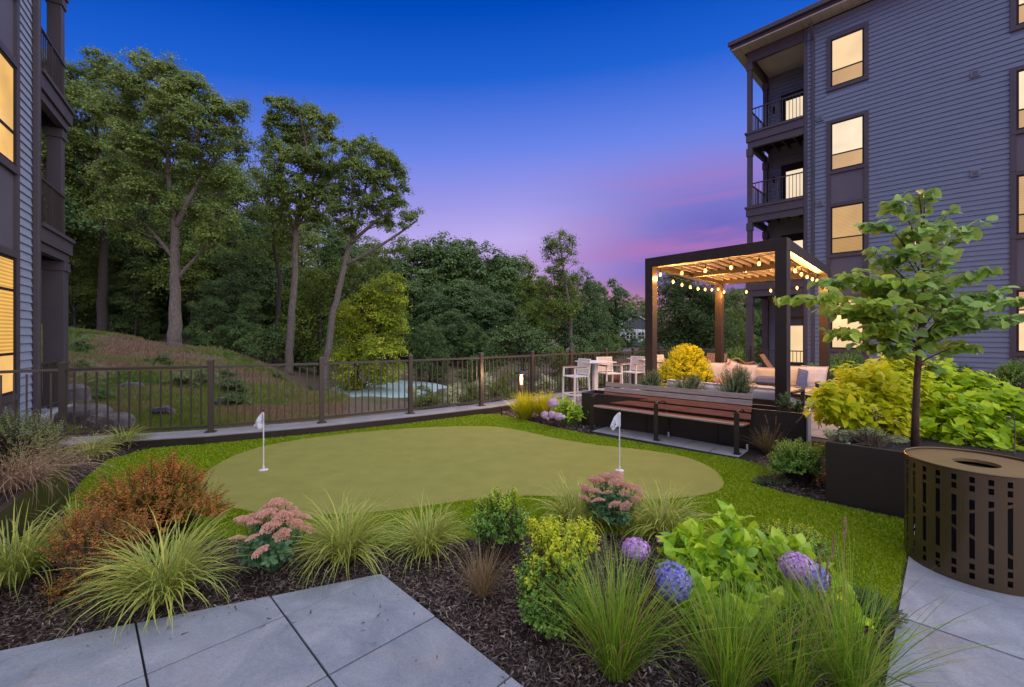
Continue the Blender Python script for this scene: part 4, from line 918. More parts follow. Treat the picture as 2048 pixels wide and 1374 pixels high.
rock('flat brown rock half way up the mound', 260, 780, 13, .32, 5, sc_=(1.3, .9, .4))
rock('small grey stone low on the mound', 330, 840, 9.9, .22, 6)
r = np.random.default_rng(21)
n = 26000; d = 8.5+18*r.random(n)**1.3; px = -30+720*r.random(n); X = (px-1024)*d/F; Y = d
pt = np.c_[X, Y]; ok = ~inpoly(pt, TERR); X, Y = X[ok], Y[ok]; Zg = hz(X, Y); n = len(X)
ok = np.sin(X*1.3+np.sin(Y*.9)*2)*np.sin(Y*1.1+1)+.6*r.normal(size=n) > -.5; X, Y, Zg = X[ok], Y[ok], Zg[ok]; n = len(X)
gm = MB(); k = 4
az = r.random((n, k))*6.28; ln = (.05+.12*r.random((n, k)))*np.clip(Y/10, .9, 2)[:, None]**.6; w = (.008+.0009*Y)[:, None]*np.ones((n, k))
bx = X[:, None]+.08*r.normal(size=(n, k)); by = Y[:, None]+.08*r.normal(size=(n, k)); bz = np.broadcast_to(Zg[:, None]-.02, (n, k))
lx_, ly_ = np.cos(az)*ln*.5, np.sin(az)*ln*.5
V = np.stack([np.stack([bx-w, by, bz], -1), np.stack([bx+w, by, bz], -1), np.stack([bx+lx_, by+ly_, bz+ln], -1)], 2).reshape(-1, 3)
gm.add(V, np.arange(n*k*3).reshape(-1, 3)); tag(struct(gm.build('wild_grass', M['bl_wild']), 'stuff'), 'rough green and brown grass growing over the mound behind the railing', 'grass')

# houses far behind
def house(loc, rz, label):
    t = thing('gabled_house', label, 'house', loc, rz)
    wl_ = surf('grey shingle wall', (.22, .22, .23), (.16, .16, .17), 8, .8); w = MB(); w.span(-4, 4, 0, 9, 0, 5.2); w.build('wall', wl_, t)
    g_ = MB(); prof = [(-4.3,5.0),(-3.4,7.6),(0,9.6),(3.4,7.6),(4.3,5.0)]
    V = [(x, -.3, z) for x, z in prof]+[(x, 9.3, z) for x, z in prof]; g_.add(V, [(0,1,2,3,4)[::-1],(5,6,7,8,9)]+[(i, i+1, i+6, i+5) for i in range(4)]+[(4,0,5,9)])
    rf_ = g_.build('roof', surf('slate roof', (.07, .07, .085), (.1, .1, .115), 6, .7), t)
    q = MB(); 
    for (a, b) in zip(prof[:-1], prof[1:]): q.beam((a[0], -.36, a[1]), (b[0], -.36, b[1]), .08, .28, (0, 1, 0))
    q.build('bargeboard', M['white_metal'], rf_)
    q = MB(); q.span(-2.6, 2.6, -.34, -.305, 5.6, 7.5); q.build('gable_board', M['white_metal'], rf_)
    c = MB(); c.span(1.6, 2.3, 3, 3.7, 8, 10.6); c.build('chimney', M['rock'], rf_)
    for x in (-.9, .9):
        f = MB(); f.span(x-.8, x+.8, -.40, -.345, 5.9, 7.2); wi = f.build('window', M['white_metal'], t)
        for a in (-.52, 0, .52):
            for z in (6.1, 6.6): p = MB(); p.span(x+a-.2, x+a+.2, -.42, -.405, z, z+.42); p.build('pane', M['dark'], wi)
    q = MB(); q.add([(-5,-2.2,3.2),(5,-2.2,3.2),(4.6,-.02,4.9),(-4.6,-.02,4.9),(-5,-2.2,3.05),(5,-2.2,3.05)], [(0,1,2,3),(4,5,1,0),(3,2,5,4)]); q.build('porch_roof', surf('grey shingles', (.2, .18, .18), (.14, .13, .135), 10, .8), t)
    return t
house((*ground_at(1272, 64)[:2], -5.1), R(8), 'far gambrel gabled house with a white framed window, left of the pergola')
house((*ground_at(1470, 66)[:2], -4.2), R(-25), 'distant pale house half hidden by the trees behind the pergola')

# ---------------------------------------------------------------- planters and bench
def planter(name, label, P, z1, mat_, th=.05, soil=.07, zb=0.0):
    """P: four corners in order; open box with wall thickness and a sheet of soil"""
    t = thing(name, label, 'planter', (P[0][0], P[0][1], zb)); o = np.array(P[0]); c = np.mean(P, 0)
    for i in range(4):
        a, b = np.array(P[i]), np.array(P[(i+1) % 4]); d = (b-a)/np.linalg.norm(b-a); nn = np.array((-d[1], d[0]))
        if np.dot(c-a, nn) < 0: nn = -nn
        s0 = th if i % 2 else 0
        m = MB(); q = [a+d*s0-o, b-d*s0-o, b-d*s0+nn*th-o, a+d*s0+nn*th-o]
        if (q[1]-q[0])[0]*(q[2]-q[1])[1]-(q[1]-q[0])[1]*(q[2]-q[1])[0] < 0: q = q[::-1]
        m.prism([tuple(v) for v in q], -.004, z1-zb); m.build('side_panel', mat_, t, bev=.004)
    cc = [tuple((np.array(p)-c)*.985+c-o) for p in P]
    if (cc[1][0]-cc[0][0])*(cc[2][1]-cc[1][1])-(cc[1][1]-cc[0][1])*(cc[2][0]-cc[1][0]) < 0: cc = cc[::-1]
    m = MB(); m.prism(cc, 0.01, z1-zb-soil); m.build('soil', M['mulch'], t); return t
v_ = np.array((.626, .78)); pa, pb_ = np.array((1.31, 8.2)), np.array((4.05, 6.0))
long_pl = planter('long_planter', 'long dark bronze planter box behind the timber bench', [tuple(pa), tuple(pb_), tuple(pb_+v_*.5), tuple(pa+v_*.5)], .60, M['bronze'])
for k in (.36, .68):
    s_ = MB(); p = pa+(pb_-pa)*k-v_*.004; s_.box((p[0]-pa[0], p[1]-pa[1], .3), (.012, .006, .58), math.atan2(-2.2, 2.74)); s_.build('seam', M['dark'], long_pl)
ec = MB(); p = pb_+np.array((.003, -.0))+v_*.25; ec.box((p[0]-pa[0]+.012, p[1]-pa[1]-.01, .31), (.02, .48, .60), math.atan2(-2.2, 2.74)); ec.build('end_plate', surf('galvanised plate', (.42, .43, .46), (.35, .36, .4), 3, .45, metal=.2), long_pl, bev=.003)
big_pl = planter('square_planter', 'large square dark planter holding the young tree, beside the litter bin', [(3.2,4.44),(4.75,2.92),(6.0,4.2),(4.45,5.72)], .605, M['bronze'])
lp_o = np.array((-4.52, 4.45)); e_ = np.array((.545, -.839)); w_ = np.array((-.839, -.545))
left_pl = planter('metal_planter', 'dark metal planter at the left edge holding a bush and dry grass', [tuple(lp_o), tuple(lp_o+e_*3.2), tuple(lp_o+e_*3.2+w_*1.5), tuple(lp_o+w_*1.5)], .43, surf('bronze planter', (.075, .06, .045), (.05, .04, .034), 2, .35, .05, 200, .5), th=.06, soil=.06)

# bench: local x along it (left to right), local y away from the camera
BA, BB = np.array((1.384, 7.62)), np.array((3.11, 6.04)); bl = np.linalg.norm(BB-BA); ba = math.atan2(*(BB-BA)[::-1])
bench = thing('park_bench', 'long timber slat bench with three dark metal arm frames, backed by the long planter', 'bench', (*BA, .02), ba)
def timber(m_, z, y, w, h, rx, name, lab=None):
    q = MB(); q.box((bl/2+.03, y, z), (bl-.06+.16, w, h), rx=rx); o = q.build(name, m_, bench, bev=.006)
    if lab: o['label'] = lab
for k, (z, y, m_) in enumerate([(.475, .44, 'ipe_red'), (.575, .475, 'ipe_red'), (.665, .505, 'ipe_grey'), (.755, .535, 'ipe_grey')]):
    timber(M[m_], z, y, .028, .084 if k < 2 else .082, R(-18), 'back_slat', 'reddish brown slat' if k < 2 else 'weathered grey slat')
for k in range(4): timber(M['ipe_red' if k else 'ipe_grey'], .41-.008*k, .07+k*.098, .088, .028, R(-5), 'seat_slat', 'pale worn front slat' if not k else None)
for i, x in enumerate((0, bl/2, bl)):
    f = MB(); f.box((x, .03, .29), (.07, .012, .58)); f.box((x, .045, .58), (.07, .03, .012))
    f.tube([(x, .03, .585), (x, .12, .60), (x, .22, .605), (x, .33, .585), (x, .42, .545)], .012, 6)
    f.box((x, .06, .006), (.09, .11, .012)); fr = f.build('arm_frame', M['bronze'], bench, bev=.003)
    s_ = MB(); s_.beam((x, .03, .385), (x, .42, .365), .05, .012); s_.beam((x, .43, .38), (x, .57, .8), .05, .012)
    s_.beam((x+.03, .47, .36), (x+.03, .47, .0), .07, .008)
    s_.build('bracket', M['bronze'], bench)
    h = MB()
    for z in (.14, .2, .26, .32): h.box((x+.03, .462, z), (.03, .004, .03))
    h.build('slot_row', M['dark'], bench); h = MB(); h.cyl((x+.03, .44, 0), (x+.03, .44, .07), .014); h.build('anchor', M['white_metal'], bench)
# pavers under the bench
bp = MB(); c0 = G(1183, 864); c1 = G(1478, 917); c0 = np.array(c0); c1 = np.array(c1); bd = (c1-c0)/np.linalg.norm(c1-c0); bn = np.array((-bd[1], bd[0])); bn = bn if bn[1] > 0 else -bn
LL = np.linalg.norm(c1-c0)
Pq = [c0, c1, c1+bn*.50, c0+bn*.66]
bp.prism([tuple(p) for p in Pq], -.01, .008); bench_pave = struct(bp.build('bench_paving', M['joint']))
for i in range(6):
    for j in range(2):
        a0, a1 = i/6, (i+1)/6; f0, f1 = (0, .5) if j == 0 else (.5, 1); sh = .0
        def at(s, t): return c0+bd*LL*s+bn*(.66-.16*s)*t
        g_ = .006; q = [at(a0, f0)+bd*g_+bn*g_, at(a1, f0)-bd*g_+bn*g_, at(a1, f1)-bd*g_-bn*g_, at(a0, f1)+bd*g_-bn*g_]
        m = MB(); m.prism([tuple(v) for v in q], .008, .021); m.build('paving_slab', M['ledge'], bench_pave, bev=.003)

# ---------------------------------------------------------------- pergola
PG = {'left': np.array((2.75, 8.96)), 'front': np.array((4.40, 7.0)), 'right': np.array((7.43, 10.2)), 'back': np.array((5.78, 12.17))}
PZ = 3.26; perg = thing('pergola', 'dark bronze louvred pergola hung with glowing string bulbs over the sofas', 'pergola', (*PG['front'], .12))
po = PG['front']; pang = math.atan2(*(PG['left']-PG['front'])[::-1])
cen = sum(PG.values())/4
IN = {k: v+(cen-v)/np.linalg.norm(cen-v)*.13 for k, v in PG.items()}
for k, v in IN.items():
    m = MB(); m.box((v[0]-po[0], v[1]-po[1], (PZ-.12-.2)/2), (.175, .175, PZ-.12-.2), pang); m.box((v[0]-po[0], v[1]-po[1], .01), (.24, .24, .02), pang); m.build('post', M['bronze'], perg, bev=.004)
zt = PZ-.12-.10
for a, b in (('left','front'),('front','right'),('right','back'),('back','left')):
    p, q = IN[a]-po, IN[b]-po; d = (q-p)/np.linalg.norm(q-p)*.09
    ex = d if a in ('left', 'right') else -d*.985
    m = MB(); m.beam((*(p-ex), zt), (*(q+ex), zt), .17, .2 if a in ('left', 'right') else .196); m.build('beam', M['bronze'], perg, bev=.004)
m1_, m2_ = (IN['front']+IN['right'])/2-po, (IN['left']+IN['back'])/2-po; u = (m2_-m1_)/np.linalg.norm(m2_-m1_)*.09
m = MB(); m.beam((*(m1_+u), zt-.01), (*(m2_-u), zt-.01), .1, .17); m.build('middle_beam', M['bronze'], perg)
M['blade'] = surf('louvre blade', (.13, .135, .15), (.11, .115, .13), 3, .5); M['louver'] = surf('tan louvre', (.30, .24, .18), (.25, .2, .15), 3, .5)
A_, B_, C_, D_ = IN['front']-po, IN['right']-po, IN['back']-po, IN['left']-po
for half in (0, 1):
    for k in range(13):
        t = (k+.75)/13.5; s0, s1 = (.035, .485) if half == 0 else (.515, .965)
        P0 = A_+(D_-A_)*t; P1 = B_+(C_-B_)*t; a = P0+(P1-P0)*s0; b = P0+(P1-P0)*s1
        m = MB(); m.beam((*a, zt+.055), (*b, zt+.055), .155, .014, up=(-.644*.2, .765*.2, .97)); lv = m.build('louver', M['blade'], perg); m = MB(); m.beam((*a, zt+.018), (*b, zt+.018), .02, .055); m.build('rib', M['louver'], lv)
# string lights: sagging cables with bulbs, each hung from the pergola
M['bulb'] = glow_mat('bulb', (1, .43, .10), 1.9, 0, vary=0)
M['cable'] = M['dark']
def bulb_mesh():
    m = MB(); m.lathe((0,0,0), [(.004,-.045),(.018,-.038),(.026,-.02),(.027,-.004),(.02,.018),(.012,.03)], 12); b = m.mesh('bulb', M['bulb'], True)
    m = MB(); m.lathe((0,0,0), [(.013,.03),(.015,.035),(.015,.075),(.006,.085)], 10); return b, m.mesh('socket', M['dark'])
bm_, sm_ = bulb_mesh(); lt = bpy.data.lights.new('bulb_light', 'POINT'); lt.energy = 12; lt.color = (1, .44, .11); lt.shadow_soft_size = .035
def string(p0, p1, n, label, sag=.1, drop=.12, ends=(.08, .92)):
    t = thing('string_lights', label, 'string lights', (*p0, 0), 0, 'string lights hung inside the pergola'); p0, p1 = np.array((*p0, 0.)), np.array((*p1, 0.)); L = p1-p0
    P = [L*s+(0, 0, 3.06-4*sag*s*(1-s)) for s in np.linspace(0, 1, 14)]; m = MB(); m.tube(P, .006, 5); m.build('cable', M['dark'], t, smooth=True)
    for i in range(n):
        s = ends[0]+(ends[1]-ends[0])*i/max(1, n-1); z = 3.06-4*sag*s*(1-s)-drop
        b = link('bulb', bm_, t); b.location = tuple(L*s+(0, 0, z)); k = link('socket', sm_, b)
        w = MB(); w.tube([(0,0,.08),(0,0,.08+drop-.07)], .004, 4); w.build('cord', M['dark'], b)
        l = bpy.data.objects.new('bulb_light', lt); sc.collection.objects.link(l); l.parent = b; l.location = (0, 0, -.09)
I2 = {k: v+(cen-v)/np.linalg.norm(cen-v)*.28 for k, v in PG.items()}
string(I2['left'], I2['front'], 5, 'bulb string along the front left beam of the pergola, five bulbs', .03, .12, (.03, .86))
string(I2['left'], I2['back'], 7, 'bulb string along the far left side of the pergola, seven bulbs', .12, .12, (.2, .95))
string(I2['back'], I2['right'], 4, 'bulb string across the back of the pergola, four bulbs', .06, .2, (.04, .8))
string(I2['front'], I2['right'], 6, 'bulb string along the right beam of the pergola beside the building', .05, .12, (.16, .92))

# ---------------------------------------------------------------- seating
def cushion(m, c, size, rz=0, rx=0, ry=0, n=8, puff=.5):
    """pillow shape: a rounded box that thins towards its edges"""
    u = np.linspace(-1, 1, n+1); X, Y = np.meshgrid(u, u, indexing='ij')
    e = (1-np.abs(X)**4)*(1-np.abs(Y)**4); h = (1-puff)+puff*np.sqrt(np.clip(e, 0, 1)); h = h*np.where(np.maximum(abs(X), abs(Y)) > .999, .35, 1)
    sx, sy, sz = [v/2 for v in size]; kx = 1-.06*np.abs(Y)**2*puff*2*(np.abs(X)); V1 = np.stack([X*sx*(1-.05*(1-Y**2)*puff*2), Y*sy*(1-.05*(1-X**2)*puff*2), h*sz], -1); V2 = V1*np.array((1, 1, -1))
    V = np.concatenate([V1.reshape(-1, 3), V2.reshape(-1, 3)]); N = (n+1)**2; f = []
    for i in range(n):
        for j in range(n):
            a = i*(n+1)+j; f.append((a, a+n+1, a+n+2, a+1)); f.append((N+a, N+a+1, N+a+n+2, N+a+n+1))
    rim = [i*(n+1) for i in range(n+1)]+[n*(n+1)+j for j in range(1, n+1)]+[i*(n+1)+n for i in range(n-1, -1, -1)]+[j for j in range(n-1, 0, -1)]
    for k in range(len(rim)): a, b = rim[k], rim[(k+1) % len(rim)]; f.append((a, b, N+b, N+a))
    for ang, (i, j) in ((rx, (1, 2)), (ry, (2, 0)), (rz, (0, 1))):
        if ang: c_, s_ = math.cos(ang), math.sin(ang); p, q = V[:, i].copy(), V[:, j].copy(); V[:, i] = p*c_-q*s_; V[:, j] = p*s_+q*c_
    m.add(V+np.array(c), f); return m
M['cream'] = surf('cream canvas', (.62, .57, .49), (.56, .51, .44), 5, .85, .2, 300)
M['greycloth'] = surf('grey canvas', (.70, .69, .71), (.60, .59, .62), 5, .85, .2, 300)
M['bluecloth'] = surf('blue cloth', (.11, .14, .27), (.08, .1, .2), 8, .9, .2, 200)
M['whitecloth'] = surf('white pillow', (.60, .60, .66), (.5, .5, .56), 7, .9, .25, 60)
M['patterncloth'] = surf('patterned pillow', (.58, .56, .6), (.32, .16, .18), 9, .9, .2, 200, lo=.5, hi=.58)
def sofa(label, loc, rz, L, n, cm, arms=(1, 1), bz=.60, bh=.42):
    """local x along it, seat faces -y"""
    t = thing('outdoor_sofa', label, 'sofa', loc, rz); D = .82
    f = MB(); f.span(-L/2, L/2, 0, D, .2, .26); f.build('frame', M['bronze'], t, bev=.004)
    for x in (-L/2+.04, L/2-.04):
        for y in (.05, D-.05): q = MB(); q.span(x-.03, x+.03, y-.03, y+.03, 0, .2); q.build('leg', M['bronze'], t)
    f = MB(); f.span(-L/2+.01, L/2-.01, D-.05, D, .26, .44); f.build('back_frame', M['bronze'], t)
    for sgn, on in zip((-1, 1), arms):
        if on: a = MB(); x = sgn*(L/2-.03); a.span(x-.03, x+.03, 0, D-.06, .56, .6); a.span(x-.03, x+.03, 0, .06, .26, .56); a.build('armrest', M['bronze'], t, bev=.004)
    w = (L-.14)/n
    for i in range(n):
        x = -L/2+.07+w*(i+.5); c = MB(); cushion(c, (x, .35, .35), (w-.01, .68, .17), puff=.18); c.build('seat_cushion', cm, t, smooth=True)
        c = MB(); cushion(c, (x, .66, bz), (w-.015, bh, .17), rx=R(78), puff=.25); c.build('back_cushion', cm, t, smooth=True)
    return t
sA0, sA1 = np.array((3.35, 9.05)), np.array((4.75, 7.55)); ca = (sA0+sA1)/2; angA = math.atan2(*(sA0-sA1)[::-1])
sofa('grey outdoor sofa seen from behind, just beyond the bench and planter', (*(ca+np.array((.68,.62))*.62), .12), angA, np.linalg.norm(sA0-sA1)+.3, 3, M['greycloth'], bz=.485, bh=.32)
sofaB_c = np.array((5.42, 9.62)); angB = math.atan2(-.69, .73)
sofa('cream cushioned sofa facing the camera at the back of the pergola', (*sofaB_c, .12), angB, 2.25, 3, M['cream'])
def pillow(label, loc, size, mt, rz, rx, name='throw_pillow', ry=0, puff=.75):
    c = MB(); cushion(c, (0, 0, 0), size, rz=0, rx=rx, ry=ry, puff=puff); o = c.build(name, mt, None, smooth=True); o.location = loc; o.rotation_euler = (0, 0, rz); return tag(o, label, 'pillow')
bx_, by_ = np.array((.73, -.69)), np.array((.69, .73))
def onB(x, y, z): p = sofaB_c+bx_*x+by_*y; return (p[0], p[1], z)
pillow('pale blue pillow at the left end of the cream sofa', onB(-.98, .42, .80), (.46, .44, .16), M['whitecloth'], angB+.25, R(72))
pillow('patterned white pillow behind the tall rosemary', onB(-.60, .40, .83), (.46, .46, .16), M['patterncloth'], angB, R(74), ry=R(20))
pillow('white pillow beside the patterned one on the cream sofa', onB(-.30, .36, .80), (.42, .42, .15), M['whitecloth'], angB-.1, R(70))
pillow('blue bolster lying on the cream sofa left of the front post', onB(.18, .24, .66), (.62, .22, .18), M['bluecloth'], angB, R(20))
pillow('beige striped pillow right of the front pergola post', onB(.62, .34, .80), (.48, .46, .16), M['cream'], angB, R(72))
pillow('narrow navy pillow leaning on the white pillow', onB(.80, .22, .76), (.20, .42, .1), M['bluecloth'], angB+.3, R(66), ry=R(12))
pillow('large white pillow at the right end of the cream sofa', onB(.98, .34, .80), (.5, .48, .17), M['whitecloth'], angB-.15, R(70))
pillow('brown round pillow on the arm of the grey sofa', (4.25, 8.75, .68), (.4, .38, .14), surf('brown pillow', (.33, .17, .13), (.25, .14, .12), 5, .9), .6, R(40))
th = MB(); cushion(th, (0, 0, 0), (.5, .55, .05), puff=.3); tho = th.build('throw_blanket', surf('blue throw', (.25, .3, .5), (.5, .5, .58), 6, .9), None, smooth=True); p_ = ca+np.array((.68,.62))*.3+(sA1-sA0)/2.3
tho.location = (4.98, 7.98, .60); tho.rotation_euler = (0, .25, angA); tag(tho, 'blue and white throw draped over the near end of the grey sofa', 'blanket')

def bar_stool():
    t = thing('bar_stool', 'x', 'bar stool', group='white bar stools at the high tables')
    W = .23; m_ = M['white_metal']
    for x in (-W, W):
        q = MB(); q.beam((x, -.2, 0), (x*.95, -.18, .80), .032, .032, (0, 1, 0)); q.build('leg', m_, t)
        q = MB(); q.beam((x, .24, 0), (x*.95, .2, .6), .032, .032, (0, 1, 0)); q.beam((x*.95, .2, .6), (x*.93, .26, 1.0), .03, .03, (0, 1, 0)); q.build('leg', m_, t)
        q = MB(); q.beam((x*.95, -.19, .8), (x*.95, .2, .8), .03, .02); q.build('arm_rail', m_, t); q = MB(); q.beam((x*.95, -.22, .82), (x*.95, .14, .82), .05, .016); q.build('arm_cap', M['teak'], t)
    q = MB(); q.box((0, .01, .61), (.44, .44, .025)); q.build('seat', m_, t, bev=.005)
    q = MB(); q.beam((0, .215, .66), (0, .255, .985), .40, .012, (0, 1, 0)); bk = q.build('backrest', M['mesh_white'], t)
    q = MB(); q.beam((-W*.93, .262, .99), (W*.93, .262, .99), .026, .03); q.beam((-W*.93, .215, .655), (W*.93, .215, .655), .026, .026); q.build('back_frame', m_, bk)
    q = MB(); q.beam((-W, -.2, .2), (W, -.2, .2), .03, .03); q.beam((-W, .22, .2), (W, .22, .2), .03, .03)
    for x in (-W, W): q.beam((x, -.19, .2), (x, .21, .2), .028, .028)
    q.build('footrest', m_, t); return t
st = bar_stool()
sp = [((1.47, 10.05), R(-62), 'nearest white bar stool, with its backrest towards the lamp bollard'), ((2.42, 10.75), R(22), 'white bar stool behind the first high table'),
      ((3.08, 11.1), R(-50), 'white bar stool standing between the two high tables'), ((4.12, 11.8), R(25), 'white bar stool right behind the left pergola post')]
for i, (p, a, lb) in enumerate(sp):
    o = st if i == 0 else dup(st); o.location = (*p, .12); o.rotation_euler = (0, 0, a+R(0)); o['label'] = lb
def high_table(loc, lb):
    t = thing('bar_table', lb, 'table', (*loc, .12), R(20), 'white high tables by the railing'); q = MB(); q.box((0, 0, .92), (.72, .72, .025)); q.build('table_top', M['white_metal'], t, bev=.006)
    q = MB(); q.box((0, 0, .46), (.1, .1, .9)); q.build('column', M['white_metal'], t, bev=.004); q = MB(); q.box((0, 0, .012), (.5, .5, .024)); q.build('base_plate', M['white_metal'], t); return t
t1 = high_table((1.98, 10.35), 'left white high table with a square column, behind the nearest stool'); dup(t1, loc=(3.55, 11.5, .12), label='second white high table, partly behind the left pergola post')
def slat_chair(loc, rz, lb):
    t = thing('lounge_chair', lb, 'chair', loc, rz, 'slatted wooden lounge chairs')
    for k in range(9):
        x = -.28+k*.07; q = MB(); q.beam((x, .35, .28), (x, .78, .98), .055, .018, (0, 1, .3)); q.build('back_slat', M['teak'], t)
        q = MB(); q.beam((x, -.35, .36), (x, .36, .27), .055, .018); q.build('seat_slat', M['teak'], t)
    for x in (-.33, .33):
        q = MB(); q.beam((x, -.35, .0), (x, -.33, .5), .05, .05, (0, 1, 0)); q.build('leg', M['teak'], t); q = MB(); q.beam((x, .5, 0), (x, .5, .52), .05, .05, (0, 1, 0)); q.build('leg', M['teak'], t)
        q = MB(); q.beam((x, -.42, .51), (x, .55, .53), .09, .025); q.build('armrest', M['teak'], t)
    return t
slat_chair((5.75, 12.95, .12), R(-50), 'slatted wooden lounge chair leaning back behind the golden shrub')
slat_chair((8.0, 12.4, .12), R(50), 'slatted wooden lounge chair right of the front pergola post')
sb = thing('settee', 'carved wooden settee with a curved back behind the yellow shrub', 'settee', (6.9, 13.2, .12), R(-8))
q = MB(); q.span(-.5, .5, -.25, .25, .38, .43); q.build('seat', M['teak'], sb)
for x in (-.45, .45):
    for y in (-.2, .2): q = MB(); q.span(x-.025, x+.025, y-.025, y+.025, 0, .38); q.build('leg', M['teak'], sb)
q = MB(); s_ = np.linspace(-.52, .52, 15); q.tube([(x, .25, .68+.12*math.exp(-(x/.2)**2)+.03*math.cos(x*12)) for x in s_], .035, 6); q.tube([(x, .25, .55) for x in s_], .025, 5); q.build('backrest', M['teak'], sb, smooth=True)
for i in range(9): q = MB(); x = -.44+i*.11; q.span(x-.015, x+.015, .235, .265, .43, .70); q.build('back_slat', M['teak'], sb)

# ---------------------------------------------------------------- bollard lamps, flags, litter bin
lx0, ly0 = Q(1043, 800, 9.35)[:2]
lamp = thing('bollard_lamp', 'lit bollard lamp with a wide flat cap among the yellow shrubs', 'lamp', (lx0, ly0, 0))
q = MB(); q.cyl((0,0,0), (0,0,.62), .055, n=16); q.build('post', M['bronze'], lamp, smooth=False)
q = MB(); q.cyl((0,0,.62), (0,0,.84), .026, n=12); q.build('light_tube', glow_mat('lamp glow', (1, .66, .36), 1.3, vary=0), lamp)
q = MB(); q.lathe((0,0,0), [(.15,.845),(.152,.852),(.11,.885),(.04,.905),(.01,.908)], 24); q.build('lamp_cap', M['bronze'], lamp, smooth=True)
for a in range(4): q = MB(); x, y = rotz(.045, 0, a*1.57+.6); q.cyl((x,y,.62), (x,y,.85), .006, n=6); q.build('strut', M['bronze'], lamp)
ll = bpy.data.lights.new('lamp_light', 'POINT'); ll.energy = 13; ll.color = (1, .66, .34); ll.shadow_soft_size = .08; lo_ = bpy.data.objects.new('lamp_light', ll); sc.collection.objects.link(lo_); lo_.parent = lamp; lo_.location = (0, -.1, .74)
x, y = G(1003, 832); pk = thing('path_light', 'small thin dark stake light at the turf edge left of the lamp bollard', 'lamp', (x, y, 0))
q = MB(); q.cyl((0,0,0), (0,0,.16), .012, n=8); q.build('stake', M['bronze'], pk); q = MB(); q.lathe((0,0,0), [(.02,.16),(.028,.165),(.028,.19),(.008,.2)], 12); q.build('cap', M['bronze'], pk)

M['flag'] = surf('flag cloth', (.72, .73, .78), (.66, .67, .72), 9, .7)
M['ink'] = surf('flag print', (.09, .12, .32), (.16, .18, .38), 30, .7)
def golf_flag(px, py, H, poly, s, lb, strokes, folds):
    x, y = G(px, py, .006); t = thing('golf_flag', lb, 'flag', (x, y, .006), 0, 'golf flags standing in the putting green')
    q = MB(); q.cyl((0,0,0), (0,0,H-.02), .0075, n=8); q.build('pole', M['white_metal'], t); q = MB(); q.cyl((0,0,H-.02), (0,0,H+.004), .011, n=8); q.build('pole_cap', M['dark'], t)
    q = MB(); q.lathe((0,0,0), [(.054,.0005),(.054,.005),(.045,.008),(.012,.012),(.012,.05),(.0078,.055)], 24); q.build('cup_base', M['white_metal'], t)
    def fy(a, b): return -.014*math.sin(a*folds+b*9)-.012+.0*a
    import bmesh
    b = bmesh.new(); P = [(a*s, H-.012+c*s) for a, c in poly]
    vs = [b.verts.new((a, 0, c)) for a, c in P]; b.faces.new(vs); bmesh.ops.triangulate(b, faces=b.faces[:]); bmesh.ops.subdivide_edges(b, edges=b.edges[:], cuts=5, use_grid_fill=True)
    for v in b.verts: v.co.y = fy(v.co.x, v.co.z)
    me = bpy.data.meshes.new('flag_cloth'); b.to_mesh(me); b.free(); me.materials.append(M['flag']); me.polygons.foreach_set('use_smooth', [True]*len(me.polygons)); fl = link('flag_cloth', me, t, solid=.0015)
    e = MB()
    for stk in strokes:
        P2 = [(a*s, fy(a*s, H-.012+c*s)-.0028, H-.012+c*s) for a, c in stk]; e.tube(P2, .0028, 4)
    e.build('emblem', M['ink'], fl)
golf_flag(527, 940, .742, [(0,0),(-33,-15),(-100,-130),(-175,-255),(-85,-298),(-35,-298),(25,-240),(20,-190),(10,0)], .000728, 'golf flag at the left of the putting green, its cloth hanging to a point',
          [[(-20,-60),(-12,-90),(-25,-110)],[(-25,-115),(-10,-130),(-22,-160),(-8,-175),(-20,-215)],[(-90,-195),(-60,-175),(-45,-190),(-50,-165)],[(-35,-150),(-28,-185),(-40,-205)]], 60)
golf_flag(1239, 941, .75, [(14,-25),(-32,-30),(-92,-100),(-170,-248),(-127,-333),(-37,-268),(20,-265)], .000726, 'golf flag at the right of the putting green, in front of the bench',
          [[(-150,-245),(-120,-275),(-95,-260),(-70,-280)],[(-130,-215),(-110,-190),(-90,-215),(-75,-240)],[(-95,-150),(-80,-175),(-70,-225),(-60,-245)],[(-125,-250),(-105,-225),(-85,-250),(-105,-272)]], 30)

